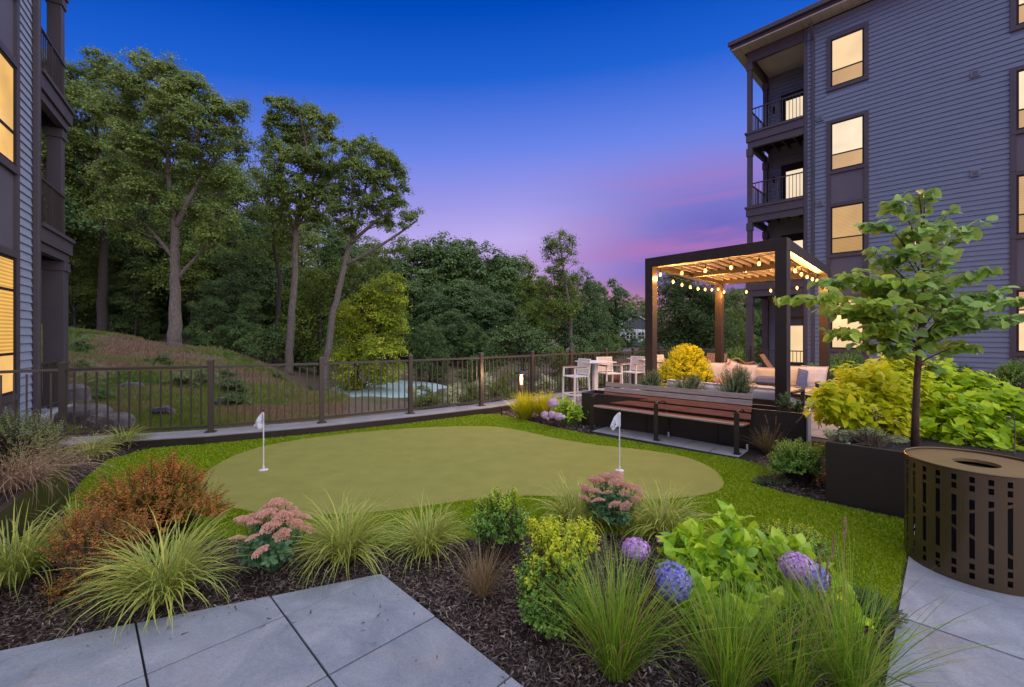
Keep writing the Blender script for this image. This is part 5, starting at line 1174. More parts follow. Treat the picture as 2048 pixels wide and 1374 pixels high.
# litter bin: a real pierced sheet
bc = (3.36, 3.15); BR, BH = .385, .755
bin_ = thing('litter_bin', 'round bronze litter bin with a pierced slot pattern, on the right walkway', 'litter bin', (*bc, .024))
m = MB(); NC = 28; hw = .30
def ring(a0, a1, z00, z01, z10, z11, k=2):
    for i in range(k):
        s0, s1 = i/k, (i+1)/k; A = [a0+(a1-a0)*s for s in (s0, s1)]; lo_z = [z00+(z10-z00)*s for s in (s0, s1)]; hi_z = [z01+(z11-z01)*s for s in (s0, s1)]
        m.add([(BR*math.cos(A[0]), BR*math.sin(A[0]), lo_z[0]), (BR*math.cos(A[1]), BR*math.sin(A[1]), lo_z[1]), (BR*math.cos(A[1]), BR*math.sin(A[1]), hi_z[1]), (BR*math.cos(A[0]), BR*math.sin(A[0]), hi_z[0])], [(0,1,2,3)])
for j in range(NC):
    a0 = 2*math.pi*j/NC; a1 = 2*math.pi*(j+hw)/NC; a2 = 2*math.pi*(j+1)/NC
    ring(a1, a2, 0, BH, 0, BH, 3)
    tri = lambda jj, ph, per=10: abs(((jj+ph) % per)/per*2-1)
    g1a, g1b = .505+.09*(tri(j, 0)-.5)*2, .505+.09*(tri(j+hw, 0)-.5)*2
    g2a, g2b = .31-.10*(tri(j, 0)-.5)*2, .31-.10*(tri(j+hw, 0)-.5)*2
    top = .62-.03*(tri(j, 3)-.5)*2; bot = .165+.02*(tri(j, 5)-.5)*2; gp = .022
    e = [(0, 0), (.045, .045), (.085, .085), (.107, .107), (.147, .147), (bot, bot), (g2a-gp/2, g2b-gp/2), (g2a+gp/2, g2b+gp/2), (g1a-gp/2, g1b-gp/2), (g1a+gp/2, g1b+gp/2), (top, top), (.647, .647), (.69, .69), (.708, .708), (.735 if False else .742, .742), (BH, BH)]
    e = [(0,0),(.045,.045),(.085,.085),(.105,.105),(.145,.145),(bot+.01,bot+.01),(g2a-gp/2,g2b-gp/2),(g2a+gp/2,g2b+gp/2),(g1a-gp/2,g1b-gp/2),(g1a+gp/2,g1b+gp/2),(top-.02,top-.02),(.625,.625),(.665,.665),(.683,.683),(.722,.722),(BH,BH)]
    for k in range(0, len(e), 2): ring(a0, a1, e[k][0], e[k+1][0], e[k][1], e[k+1][1], 1)
M['bin'] = surf('satin bronze bin', (.155, .108, .062), (.13, .09, .054), 2, .34, .04, 400, .75)
m.build('pierced_shell', M['bin'], bin_, smooth=False, solid=.004)
q = MB(); q.cyl((0,0,.03), (0,0,.70), BR-.06, n=32); q.build('liner', M['dark'], bin_, smooth=False)
q = MB(); nn_ = 48; th_ = np.arange(nn_)/nn_*2*math.pi
V = [((BR-.004)*math.cos(a), (BR-.004)*math.sin(a), BH-.012) for a in th_]+[(.125*math.cos(a), .125*math.sin(a), BH-.012) for a in th_]+[(.125*math.cos(a), .125*math.sin(a), BH-.035) for a in th_]
q.add(V, [(i, (i+1) % nn_, nn_+(i+1) % nn_, nn_+i) for i in range(nn_)]+[(nn_+i, nn_+(i+1) % nn_, 2*nn_+(i+1) % nn_, 2*nn_+i) for i in range(nn_)])
q.build('lid', surf('bin lid', (.36, .25, .115), (.31, .21, .10), 3, .35, .05, 300, .5), bin_)
q = MB(); q.tube([(BR*math.cos(a), BR*math.sin(a), BH) for a in list(th_)+[th_[0]]], .007, 6, cap=False); q.build('rim', M['bin'], bin_, smooth=True)

# ---------------------------------------------------------------- planting
def GL(px, py, z=0.0): x, y = G(px, py, z); return (x, y, z)
def clump(name, label, loc, n, L, W, mt, seed, group=None, cat='ornamental grass', part='blades', **k):
    t = thing(name, label, cat, loc, 0, group); blades(n, L, 0, W, np.random.default_rng(seed), **k).build(part, mt, t); return t
gv = 'variegated striped grass clumps'
for px, py, n, L, W, lb, k in [
    (330,1200,560,(.36,.68),.0085,'largest striped grass clump spilling over the left paving edge',{}),
    (30,1165,430,(.36,.66),.0085,'striped grass clump at the left edge, in front of the metal planter',{}),
    (150,1085,160,(.3,.5),.009,'striped grass half hidden behind the rusty shrub',{}),
    (688,1122,560,(.34,.62),.008,'tall striped grass clump right of the pink sedum at the paving corner',{}),
    (852,1108,400,(.3,.52),.008,'smaller striped grass clump beside the dark box shrub',{}),
    (1325,1072,300,(.32,.58),.0095,'striped grass clump behind the hydrangea at the turf edge',{}),
    (1150,1052,230,(.34,.56),.009,'striped grass clump peeking out behind the yellow tipped shrub',{}),
    (182,918,260,(.26,.46),.011,'striped grass tuft nearest the metal planter by the railing',{}),
    (250,896,260,(.28,.48),.011,'right hand striped grass tuft by the railing',{})]:
    clump('striped_grass', lb, GL(px, py), n, L, W, M['bl_var'], int(px+py), gv, t0=(.02,.75), kap=(.7,2.3), rad=.07)
gt = 'tall slender green grasses in the foreground'
for px, py, n, L, lb in [
    (1232,1352,480,(.38,.76),'upright green grass tuft in front of the yellow tipped shrub'),
    (1455,1395,330,(.32,.66),'tall green grass below the blue hydrangea bloom'),
    (1580,1392,220,(.32,.66),'tall green grass between the hydrangea bloom and the seed stalks'),
    (1700,1400,340,(.36,.82),'green grass arching out over the right walkway')]:
    clump('fountain_grass', lb, GL(px, py), n, L, .0048, M['bl_green'], int(px), gt, t0=(.0,.62), kap=(.1,1.1), rad=.06, seg=7)
clump('tan_grass', 'small tan and bronze wispy grass tuft alone in the mulch', GL(965,1196), 300, (.2,.40), .0032, M['bl_tan'], 5, None, t0=(.0,.75), kap=(.1,.9), rad=.03)
clump('tan_grass', 'dry tan grass tuft at the right end of the timber bench', GL(1535,908), 260, (.22,.50), .006, M['bl_tan'], 6, None, t0=(.0,.8), kap=(.1,.9), rad=.05)
def seedheads(label, base, tips, mt, seed, hl=.11, hw=.008):
    r_ = np.random.default_rng(seed); t = thing('seed_stalks', label, 'grass', base); m = MB(); h = MB(); b = np.array(base)
    for tp in tips:
        p = np.array(tp)-b; q = np.array((r_.normal()*.02, r_.normal()*.02, 0)); mid = (p+q)/2+np.array((r_.normal()*.02, 0, .02)); P = bez(q, mid, p, 8); m.tube(P, np.linspace(.0022, .001, 8), 4, cap=False)
        k = 70; s = r_.random(k); d = nrm(P[-1]-P[-2]); C = P[-1]+d*hl*(s[:, None]-.75)*1.0; D = nrm(d+randdir(k, r_)*.4); add_leaves(h, C+randdir(k, r_)*hw*.5*(1.1-s[:, None]), D, randdir(k, r_), .022, .005, 'quad')
    m.build('stalks', mt, t, smooth=True); h.build('seed_heads', mt, t)['kind'] = 'stuff'; return t
seedheads('tall dry seed stalks rising right of the mauve hydrangea bloom', GL(1650,1330), [Q(1690,1050,2.25),Q(1667,1085,2.3),Q(1655,1130,2.25),Q(1640,1115,2.3),Q(1632,1170,2.2),Q(1660,1165,2.2),Q(1645,1200,2.2),Q(1668,1195,2.25)], M['bl_dry'], 3)
seedheads('dry seed stalks standing against the long planter beside the bench', GL(1545,905), [Q(1532,835,6.2),Q(1537,858,6.2),Q(1558,852,6.1),Q(1552,838,6.1),Q(1602,835,6.0),Q(1560,870,6.1)], M['bl_dry'], 4, .14, .02)

# rusty barberry
def wb(loc, lst): return [(*(np.array(Q(px, py, d))-np.array(loc)), rx, ry, rz) for px, py, d, rx, ry, rz in lst]
L0 = GL(318,1075); shrub('barberry', 'rust red barberry shrub spreading over the turf edge, the rear one', L0, wb(L0, [(250,985,3.5,.30,.28,.20),(330,975,3.6,.32,.3,.24),(395,1000,3.6,.26,.25,.16),(340,925,3.6,.22,.2,.10),(430,1015,3.55,.16,.14,.08),(300,1030,3.4,.36,.3,.18),(220,1020,3.4,.24,.2,.16),(285,940,3.55,.14,.14,.08),(380,950,3.6,.2,.15,.08)]), 620, 31, M['lf_barberry'], 'barberry shrubs', per=15, slen=.13, ls=.026, ws=.017, tilt=.8, low=-.3)
L0 = GL(205,1195); shrub('barberry', 'rust and green barberry shrub in front, between the striped grasses', L0, wb(L0, [(160,1080,2.95,.22,.2,.18),(230,1090,2.95,.22,.2,.2),(200,1150,2.85,.24,.2,.16),(150,1160,2.85,.2,.18,.14),(265,1060,3.05,.16,.15,.14),(120,1215,2.75,.10,.1,.06),(180,1030,3.1,.2,.2,.12)]), 520, 32, M['lf_barberry'], 'barberry shrubs', per=14, slen=.11, ls=.024, ws=.016, tilt=.85, low=-.5)
# sedums
def sedum(label, loc, rr, h, n, seed):
    r_ = np.random.default_rng(seed); t = thing('sedum', label, 'flowering plant', loc, 0, 'pink sedums')
    P, D, _, _ = dome_tips([(0, 0, h*.45, rr*.85, rr*.85, h*.38)], 90, r_, -.5)
    shoots(P, D, r_, 8, .12, .055, .036, 'oval', .95, taper=.2).build('foliage', M['lf_sedum'], t)
    hd = []
    for v in range(3):
        m = MB(); k = 520; q = r_.normal(size=(k, 2)); q = q/np.linalg.norm(q, axis=1)[:, None]*np.sqrt(r_.random(k))[:, None]; bump = .25*np.abs(np.sin(q[:, 0]*7+v)*np.sin(q[:, 1]*7))
        C = np.c_[q*.05*(1+.15*np.sin(np.arctan2(q[:, 1], q[:, 0])*5+v))[:, None], .016*(1-(q**2).sum(1))+.010*bump+.004*r_.random(k)]
        D2 = nrm(np.c_[q*.8, np.full(k, .7)]+randdir(k, r_)*.5); add_leaves(m, C, D2, randdir(k, r_), .008, .0075, 'petal'); hd.append(m.mesh('flower_head', M['fl_pink']))
    st_ = MB()
    for i in range(n):
        a = i*2.4; q = math.sqrt((i+.5)/n); z = h*(.62+.38*(1-q*q))+r_.normal()*.02; p = (rr*q*math.cos(a), rr*q*math.sin(a), z)
        o = link('flower_head', hd[i % 3], t); o.location = p; s = .75+.5*r_.random(); o.scale = (s, s, s*1.3); o.rotation_euler = (-.5*q*math.sin(a), .5*q*math.cos(a), a)
        st_.tube(bez((0,0,0), (p[0]*.8, p[1]*.8, z*.5), p, 6), .004, 4, cap=False)
    st_.build('stems', M['lf_sedum'], t, smooth=True)
sedum('pink sedum between the striped grasses left of the paving corner', GL(545,1146), .24, .46, 24, 1)
sedum('pale pink sedum at the turf edge behind the yellow tipped shrub', GL(1224,1058), .27, .44, 26, 2)
# box and euonymus shrubs
L0 = GL(1000,1112); shrub('box_shrub', 'upright dark green shrub with light tips beside the tan grass', L0, wb(L0, [(990,1050,3.35,.20,.2,.17),(1000,1010,3.35,.14,.14,.12),(965,1045,3.3,.14,.14,.12),(1035,1050,3.35,.13,.13,.14),(990,978,3.35,.03,.03,.05),(1028,985,3.35,.03,.03,.05),(960,1010,3.35,.05,.05,.06)]), 460, 41, M['lf_box'], None, mtip=M['lf_boxy'], ztip=.40, per=13, slen=.10, ls=.03, ws=.019, tilt=.85, low=-.6)
L0 = GL(1115,1255); shrub('euonymus_shrub', 'full yellow tipped green shrub in the middle of the front bed', L0, wb(L0, [(1115,1095,2.65,.22,.2,.17),(1110,1150,2.6,.23,.2,.18),(1070,1160,2.55,.14,.14,.13),(1165,1080,2.65,.11,.11,.14),(1080,1215,2.5,.14,.14,.10),(1140,1200,2.5,.18,.16,.14),(1110,1230,2.5,.18,.16,.08),(1060,1200,2.5,.10,.1,.06),(1085,1055,2.7,.12,.1,.08)]), 1050, 42, M['lf_box'], None, mtip=M['lf_tips'], ztip=.36, per=13, slen=.10, ls=.031, ws=.020, tilt=.85, low=-.7)
L0 = GL(1575,1122); shrub('box_shrub', 'low fresh green shrub right behind the hydrangea leaves', L0, wb(L0, [(1575,1085,3.25,.26,.2,.15),(1525,1070,3.25,.12,.12,.08),(1625,1095,3.2,.14,.12,.12)]), 460, 43, M['lf_box'], None, mtip=M['lf_tips'], ztip=.26, per=12, slen=.08, ls=.022, ws=.014, tilt=.85, low=-.3)
L0 = GL(1598,962); shrub('box_shrub', 'rounded green shrub in the mulch between the bench and the square planter', L0, wb(L0, [(1595,918,5.0,.30,.28,.24),(1635,900,5.2,.18,.18,.12),(1560,930,5.0,.16,.16,.14)]), 520, 44, M['lf_box'], None, per=12, slen=.10, ls=.034, ws=.021, tilt=.9, low=-.5)
L0 = GL(1546,968); shrub('juniper', 'flat dark juniper sprig at the turf edge near the square planter', L0, [(0,0,.05,.22,.14,.06),(-.14,-.02,.05,.12,.08,.04)], 150, 45, M['lf_juniper'], None, per=22, slen=.12, ls=.022, ws=.004, tpl='needle', tilt=.6, low=0)
L0 = GL(1728,1240); shrub('juniper', 'small ferny juniper beside the turf and the right walkway', L0, [(0,0,.1,.16,.14,.10),(.08,-.06,.06,.12,.1,.06)], 300, 46, M['lf_juniper'], None, per=26, slen=.09, ls=.018, ws=.004, tpl='needle', tilt=.6, low=0)
L0 = GL(1085,1130); shrub('aster', 'low mauve aster between the dark and the yellow tipped shrub', L0, [(0,0,.08,.13,.1,.07)], 70, 47, M['fl_violet'], None, 'flowering plant', per=7, slen=.05, ls=.016, ws=.011, tpl='petal', tilt=.6, low=0)

# hydrangeas: big leaves one by one
def leaf_mesh(tpl, mt, L=1., W=.7): m = MB(); add_leaves(m, np.zeros((1, 3)), np.array([[1., 0, 0]]), np.array([[0, 0, 1.]]), L, W, tpl); return m.mesh('leaf', mt, True)
from mathutils import Matrix
def leaf_parts(t, P, D, N, sz, me, mt, tpl, wr, limit=290, order=None):
    """the first leaves are parts of their own, the rest one joined part"""
    S = nrm(np.cross(D, N)); N2 = np.cross(S, D); idx = np.arange(len(P)) if order is None else order
    for i in idx[:limit]:
        o = link('leaf', me[i % len(me)], t); s = sz[i]
        o.matrix_local = Matrix([[D[i,0]*s, -S[i,0]*s, N2[i,0]*s, P[i,0]], [D[i,1]*s, -S[i,1]*s, N2[i,1]*s, P[i,1]], [D[i,2]*s, -S[i,2]*s, N2[i,2]*s, P[i,2]], [0,0,0,1]])
    rest = idx[limit:]
    if len(rest):
        m = MB(); add_leaves(m, P[rest], D[rest], N[rest], sz[rest], sz[rest]*wr, tpl); o = m.build('foliage', mt, t, smooth=True); o['kind'] = 'stuff'
def leafmat_obj(name, stops, **k):        # tone per object instead of per island
    m = leafmat(name, stops, **k); n = m.node_tree; oi = n.nodes.new('ShaderNodeObjectInfo')
    for l in list(n.links):
        if l.from_socket.name == 'Random Per Island': n.links.new(oi.outputs['Random'], l.to_socket)
    return m
M['hyd1'] = leafmat_obj('hydrangea leaf', [(0, (.07, .18, .012)), (.4, (.18, .34, .018)), (.75, (.34, .48, .025)), (1, (.5, .56, .03))], trans=.35, rough=.42, clump=3, spec=.3)
M['gold1'] = leafmat_obj('golden leaf', [(0, (.12, .22, .006)), (.35, (.26, .39, .010)), (.65, (.48, .53, .015)), (1, (.7, .58, .02))], trans=.4, rough=.42, clump=1.2)
M['bud1'] = leafmat_obj('redbud leaf', [(0, (.06, .13, .012)), (.45, (.16, .26, .018)), (.85, (.28, .38, .03)), (1, (.45, .48, .18))], trans=.35, rough=.42, clump=2, spec=.25)
floret = {}
def bloom(t, p, r3, mt, seed, flat=(1, 1, .85)):
    r_ = np.random.default_rng(seed); k = int(200+3600*r3**.8); m = MB(); d = randdir(k, r_); C = d*r3*np.array(flat)*(.98+.06*r_.normal(size=(k, 1))+.075*np.sin(d[:, :1]*5+seed)*np.sin(d[:, 1:2]*5+1)*np.sin(d[:, 2:]*6+2))
    a0 = r_.random(k)*6.28; d0 = d; d = nrm(d+randdir(k, r_)*.35); e1 = nrm(np.cross(d, np.array((.2, .1, 1.)))); e2 = np.cross(d, e1)
    for q in range(4):
        a = a0+q*math.pi/2; D = nrm(e1*np.cos(a)[:, None]+e2*np.sin(a)[:, None]+d*.35); add_leaves(m, C, D, d, min(.0098, r3*.2), min(.0105, r3*.2), 'petal')
    c = MB(); c.lathe((0,0,-r3*.82), [(.001,.0),(r3*.6,r3*.3),(r3*.86,r3*.82),(r3*.6,r3*1.35),(.001,r3*1.6)], 14)
    m.lathe((0,0,-r3*.8*flat[2]), [(.001,.0),(r3*.6*.9,r3*.3*flat[2]),(r3*.83,r3*.82*flat[2]),(r3*.6*.9,r3*1.3*flat[2]),(.001,r3*1.55*flat[2])], 14)
    o = m.build('flower_head', mt, t); o.location = p; return o
def hydrangea(label, loc, blobs, nl, seed, ls, blooms, mt, low=-.2, root=.08):
    r_ = np.random.default_rng(seed); t = thing('hydrangea', label, 'hydrangea', loc, 0); base = np.array(loc)
    P, D, idx, B = dome_tips(blobs, nl//6, r_, low); st_ = MB(); q = np.c_[r_.normal(size=(len(P), 2))*root, np.zeros(len(P))]; stems(st_, q, P, r_, .005, 1, 6)
    PP, DD, NN = [], [], []
    for p, d in zip(P, D):
        d = nrm(d+np.array((0, 0, .6))); e1 = nrm(np.cross(d, np.array((.3, .2, 1.)))); e2 = np.cross(d, e1); a0 = r_.random()*6.28
        for lv in range(3):
            for s in (0, math.pi):
                a = a0+lv*1.57+s; dr = e1*math.cos(a)+e2*math.sin(a); dd = nrm(dr*(.95-.2*lv)+d*(.15+.38*lv)+r_.normal(size=3)*.15)
                PP.append(p-d*.045*(2-lv)); DD.append(dd); NN.append(nrm(d-dd*np.dot(d, dd)+r_.normal(size=3)*.15))
    PP, DD, NN = map(np.array, (PP, DD, NN)); sz = ls*(.6+.6*r_.random(len(PP)))
    leaf_parts(t, PP, DD, NN, sz, [leaf_mesh('ovate', M['hyd1'], 1, .62)], M['lf_hyd'], 'ovate', .62)
    for (px, py, d, r3, mm, fl) in blooms:
        p = np.array(Q(px, py, d))-base; bloom(t, tuple(p), r3, M[mm], int(px), fl); stems(st_, [np.array((0,0,0.))], [p], r_, .005, 1, 6)
    st_.build('stems', M['lf_box'], t, smooth=True); return t
L0 = GL(1470,1240)
hydrangea('large leaved hydrangea with blue and mauve blooms in the right front bed', L0, wb(L0, [(1440,1120,2.75,.28,.24,.17),(1465,1060,2.8,.10,.1,.08),(1540,1130,2.7,.24,.2,.16),(1610,1180,2.6,.24,.2,.12),(1380,1150,2.7,.18,.18,.16),(1450,1200,2.5,.30,.2,.14),(1375,1090,2.85,.12,.1,.06),(1680,1220,2.55,.1,.1,.06)]), 900, 61, .115,
    [(1347,1163,2.42,.088,'fl_blue',(1,1,1.05)),(1596,1135,2.45,.085,'fl_violet',(1,1,.8)),(1625,1152,2.42,.075,'fl_blue',(1,1,.85)),(1272,1098,2.75,.072,'fl_violet',(1.1,1,.8)),(1323,1080,2.95,.03,'fl_violet',(1,1,.7))], None)
L0 = GL(1135,848)
hydrangea('lime leaved hydrangea with pale pink blooms beside the lamp bollard', L0, [(0,0,.22,.32,.26,.20),(.12,-.05,.14,.3,.2,.12),(-.05,.05,.34,.2,.2,.12)], 380, 62, .085,
    [(1106,806,7.9,.095,'fl_rose',(1,1,.8)),(1090,830,7.85,.07,'fl_rose',(1,1,.9)),(1104,829,7.8,.06,'fl_rose',(1,1,1)),(1117,833,7.75,.068,'fl_rose',(1,1,.9)),(1127,834,7.75,.034,'fl_white',(1,1,1)),(1096,837,7.8,.03,'fl_rose',(1,1,1))], None)
# feathery yellow shrubs round the lamp
for px, py, n, L, lb in [(1050,838,700,(.3,.62),'feathery yellow shrub wrapped round the lamp bollard'),(1092,838,900,(.3,.6),'rounded feathery yellow shrub right of the lamp bollard')]:
    clump('yellow_shrub', lb, GL(px, py), n, L, .012, M['bl_yel'], px, 'feathery yellow shrubs by the lamp', 'shrub', 'foliage', t0=(0,.75), kap=(-.1,.5), rad=.09)
# rosemary in the long planter
def on_pl(px, off=.26):
    best = min(np.linspace(0, 1, 200), key=lambda t: abs((1024+870*(pa+v_*off+(pb_-pa)*t)[0]/(pa+v_*off+(pb_-pa)*t)[1])-px)); p = pa+v_*off+(pb_-pa)*best; return (p[0], p[1], .53)
for px, rr, h, n, lb in [(1302,.25,.56,300,'leftmost rosemary bush rising behind the bench back'),(1376,.30,.52,320,'middle rosemary bush behind the bench back'),(1470,.32,.72,380,'tallest rosemary bush, near the right end of the bench'),(1568,.12,.34,60,'thin upright shrub in the planter beside the front pergola post'),(1594,.08,.24,36,'smallest sprig in the planter, right of the front pergola post')]:
    L0 = on_pl(px); shrub('rosemary' if px < 1500 else 'leafy_sprig', lb, L0, [(0,0,h*.45,rr,rr*.8,h*.5),(rr*.3,0,h*.7,rr*.5,rr*.4,h*.3)], n, px, M['lf_rose' if px < 1500 else 'lf_juniper'], 'rosemary bushes in the long planter' if px < 1500 else None, per=26 if px < 1500 else 12, slen=.2, ls=.024 if px < 1500 else .035, ws=.009 if px < 1500 else .018, tpl='needle' if px < 1500 else 'oval', tilt=.75, low=.0, taper=.3)
# golden mound behind the stools, and the far beds
L0 = (*Q(1372,760,10.9)[:2], .12); shrub('golden_maple', 'brilliant golden dome shaped shrub at the left of the pergola', L0, [(0,0,.55,.74,.68,.56),(.0,0,1.0,.44,.4,.34),(-.25,0,.35,.66,.55,.32),(.3,0,.4,.6,.55,.34)], 2200, 71, M['lf_thread'], None, per=12, slen=.08, ls=.055, ws=.026, tpl='quad', tilt=.9, low=-.1, flat=.4)
for px, py, d, rx, h, n, mt, lb in [
    (1470,722,14.6,.42,1.25,260,'lf_box','young green shrub seen right of the rear pergola post'),
    (1497,745,12.6,.62,.48,420,'lf_thread','low yellow mound in front of the carved settee'),
    (1532,742,12.4,.4,.55,260,'lf_grey','silvery shrub left of the front pergola post'),
    (1440,745,12.4,.3,.5,160,'lf_grey','small grey shrub beside the rear pergola post'),
    (1612,748,12.0,.55,.5,320,'lf_thread','low yellow mound behind the right end of the cream sofa'),
    (1640,735,13.2,.5,.8,260,'lf_box','green shrub behind the right pergola post'),
    (1690,735,13.6,.7,1.1,420,'lf_box','broad green shrub under the ground floor window'),
    (1745,735,13.2,.6,.75,300,'lf_bush','dark low shrub against the wall, right of the ground floor window'),
    (1800,735,12.6,.5,.9,300,'lf_rose','upright dark shrub against the siding behind the young tree'),
    (1865,735,12.0,.6,1.0,320,'lf_rose','spiky dark shrub against the siding, right of the young tree trunk'),
    (1915,738,11.6,.5,.85,280,'lf_juniper','dark shrub against the siding half way to the right window'),
    (1965,745,11.0,.6,.75,280,'lf_bush','low brownish shrub against the siding near the right window'),
    (2025,745,10.5,.35,1.05,260,'lf_box','upright green shrub under the right hand window'),
    (2045,775,8.6,.6,.55,300,'lf_rose','grey green shrub at the right edge behind the golden shrub'),
    (1960,778,8.8,.7,.45,260,'lf_bush','low mixed shrub between the golden shrub and the wall'),
    (1640,770,10.4,.25,.35,90,'lf_thread','small yellow tuft at the foot of the right pergola post')]:
    x, y, _ = Q(px, py, d); L0 = (x, y, .10)
    shrub('shrub', lb, L0, [(0,0,h*.45,rx,rx*.8,h*.5),(rx*.3,0,h*.62,rx*.6,rx*.5,h*.38),(-rx*.3,.1,h*.5,rx*.6,rx*.5,h*.4)], n, px, M[mt], 'shrubs in the far beds by the building', per=11, slen=.14, ls=.05, ws=.028, tilt=.9, low=-.1, stem_r=.006)
x, y, _ = Q(1236, 770, 11.7); clump('red_grass', 'red stemmed grass tuft behind the bar stools at the railing', (x, y, .12), 160, (.35,.6), .012, blademat('red blades', [(0, (.25, .06, .03)), (1, (.4, .14, .06))]), 8, None, t0=(0,.35), kap=(0,.4), rad=.12)

# left planter: leafy bush and dry grass
L0 = (*Q(40, 900, 4.35)[:2], .37); shrub('leafy_bush', 'loose green bush growing in the metal planter at the left', L0, wb(L0, [(20,860,4.3,.36,.3,.22),(85,870,4.3,.24,.25,.2),(-60,860,4.2,.35,.3,.24),(60,910,4.2,.3,.25,.14),(110,890,4.4,.12,.15,.14)]), 620, 81, M['lf_bush'], None, per=13, slen=.13, ls=.026, ws=.015, tilt=.85, low=-.5)
def drygrass():
    r_ = np.random.default_rng(82); n = 420; az = r_.normal(size=n)*.9-.15; t = thing('dry_grass', 'dry straw coloured grass cascading over the rim of the metal planter', 'ornamental grass', (*Q(18, 985, 3.75)[:2], .37))
    blades(n, (.35,.95), 0, .0035, r_, t0=(.3,1.0), kap=(.8,2.2), rad=.12, seg=8, az=az, zmin=-.25).build('blades', M['bl_dry'], t)
    P = np.c_[.35+.3*r_.normal(size=900)*.6, r_.normal(size=900)*.2, .28+.12*r_.normal(size=900)]; m = MB(); add_leaves(m, P, randdir(900, r_), randdir(900, r_), .03, .004, 'quad'); m.build('seed_heads', M['bl_dry'], t)['kind'] = 'stuff'
drygrass()
# square planter: trailing silver shrub, golden shrubs, the young redbud
L0 = (3.72, 4.50, .55); shrub('trailing_shrub', 'silvery variegated shrub trailing over the square planter rim', L0, wb(L0, [(1690,872,4.75,.14,.12,.07),(1740,868,4.8,.18,.14,.09),(1790,880,4.7,.16,.1,.05),(1660,866,4.8,.08,.1,.05),(1700,905,4.42,.04,.02,.07)]), 800, 91, M['lf_grey'], None, per=11, slen=.09, ls=.025, ws=.017, tilt=.9, low=-.7, stem_every=9)
def golden(label, loc, bl, n, seed, lsz, mo, mj):
    r_ = np.random.default_rng(seed); t = thing('golden_shrub', label, 'shrub', loc); base = np.array(loc); bl_ = wb(loc, bl)
    P, D, _, _ = dome_tips(bl_, n, r_, -.75); st_ = MB(); stems(st_, np.c_[r_.normal(size=(len(P), 2))*.22, np.zeros(len(P))], P, r_, .005, 30, 6)
    D = nrm(D+np.array((0, -.1, .15))); per = 7
    s = np.linspace(0, 1, per)[None, :, None]; a = np.arange(per)*2.4+r_.random((len(P), 1))*6.28; e1 = nrm(np.cross(D, np.array((.3, .2, 1.)))); e2 = np.cross(D, e1)
    side = e1[:, None]*np.cos(a)[..., None]+e2[:, None]*np.sin(a)[..., None]; Dl = nrm(side+D[:, None]*(.1+.5*s)+np.array((0, 0, -.25))+r_.normal(size=(len(P), per, 3))*.25)
    Pl = P[:, None]-D[:, None]*.20*(1-s); Nl = nrm(D[:, None]*.5+np.array((0, -.15, .9))+r_.normal(size=(len(P), per, 3))*.32)
    Pl, Dl, Nl = [v.reshape(-1, 3) for v in (Pl, Dl, Nl)]; sz = lsz*(.55+.75*r_.random(len(Pl))); W = Pl+base; cd = np.linalg.norm(W-np.array((0,0,EYE)), axis=1)-W[:, 2]*.6
    leaf_parts(t, Pl, Dl, Nl, sz, [leaf_mesh('lobed', mo, 1, .85), leaf_mesh('heart', mo, 1, .8)], mj, 'lobed', .85, order=np.argsort(cd))
    st_.build('stems', M['bark_young'], t, smooth=True)
M['lf_gold2'] = leafmat('lime gold leaves', [(0, (.10, .2, .006)), (.4, (.22, .36, .010)), (.75, (.38, .50, .015)), (1, (.58, .58, .02))], .4, .42, 1.7)
M['gold2'] = leafmat_obj('lime gold leaf', [(0, (.10, .2, .006)), (.4, (.22, .36, .010)), (.75, (.38, .50, .015)), (1, (.58, .58, .02))], trans=.4, rough=.42, clump=1.2)
M['lf_gold1'] = leafmat('bright gold leaves', [(0, (.16, .26, .006)), (.25, (.34, .42, .010)), (.55, (.58, .56, .015)), (1, (.78, .66, .02))], .4, .42, 1.7)
M['gold1'] = leafmat_obj('bright gold leaf', [(0, (.16, .26, .006)), (.25, (.34, .42, .010)), (.55, (.58, .56, .015)), (1, (.78, .66, .02))], trans=.4, rough=.42, clump=1.2)
golden('bright yellow leaved shrub at the left of the square planter, spilling towards the sofa', (4.15, 5.15, .55), [(1680,815,5.1,.34,.32,.28),(1735,765,5.3,.40,.35,.26),(1800,735,5.6,.34,.3,.2),(1760,845,4.95,.36,.3,.22),(1820,790,5.3,.4,.35,.26),(1655,800,5.0,.18,.2,.2),(1780,790,5.2,.4,.3,.25)], 620, 92, .088, M['gold1'], M['lf_gold1'])
golden('lime green leaved shrub at the right of the square planter, behind the litter bin', (4.95, 4.55, .55), [(1870,750,5.6,.4,.3,.22),(1950,785,5.4,.42,.3,.24),(1860,810,5.2,.4,.35,.26),(1930,840,4.95,.45,.4,.28),(2020,830,4.9,.45,.4,.3),(2060,890,4.5,.3,.3,.22),(1870,850,4.9,.3,.3,.2),(1960,890,4.6,.32,.3,.18),(2130,860,4.9,.45,.4,.35)], 700, 94, .105, M['gold2'], M['lf_gold2'])
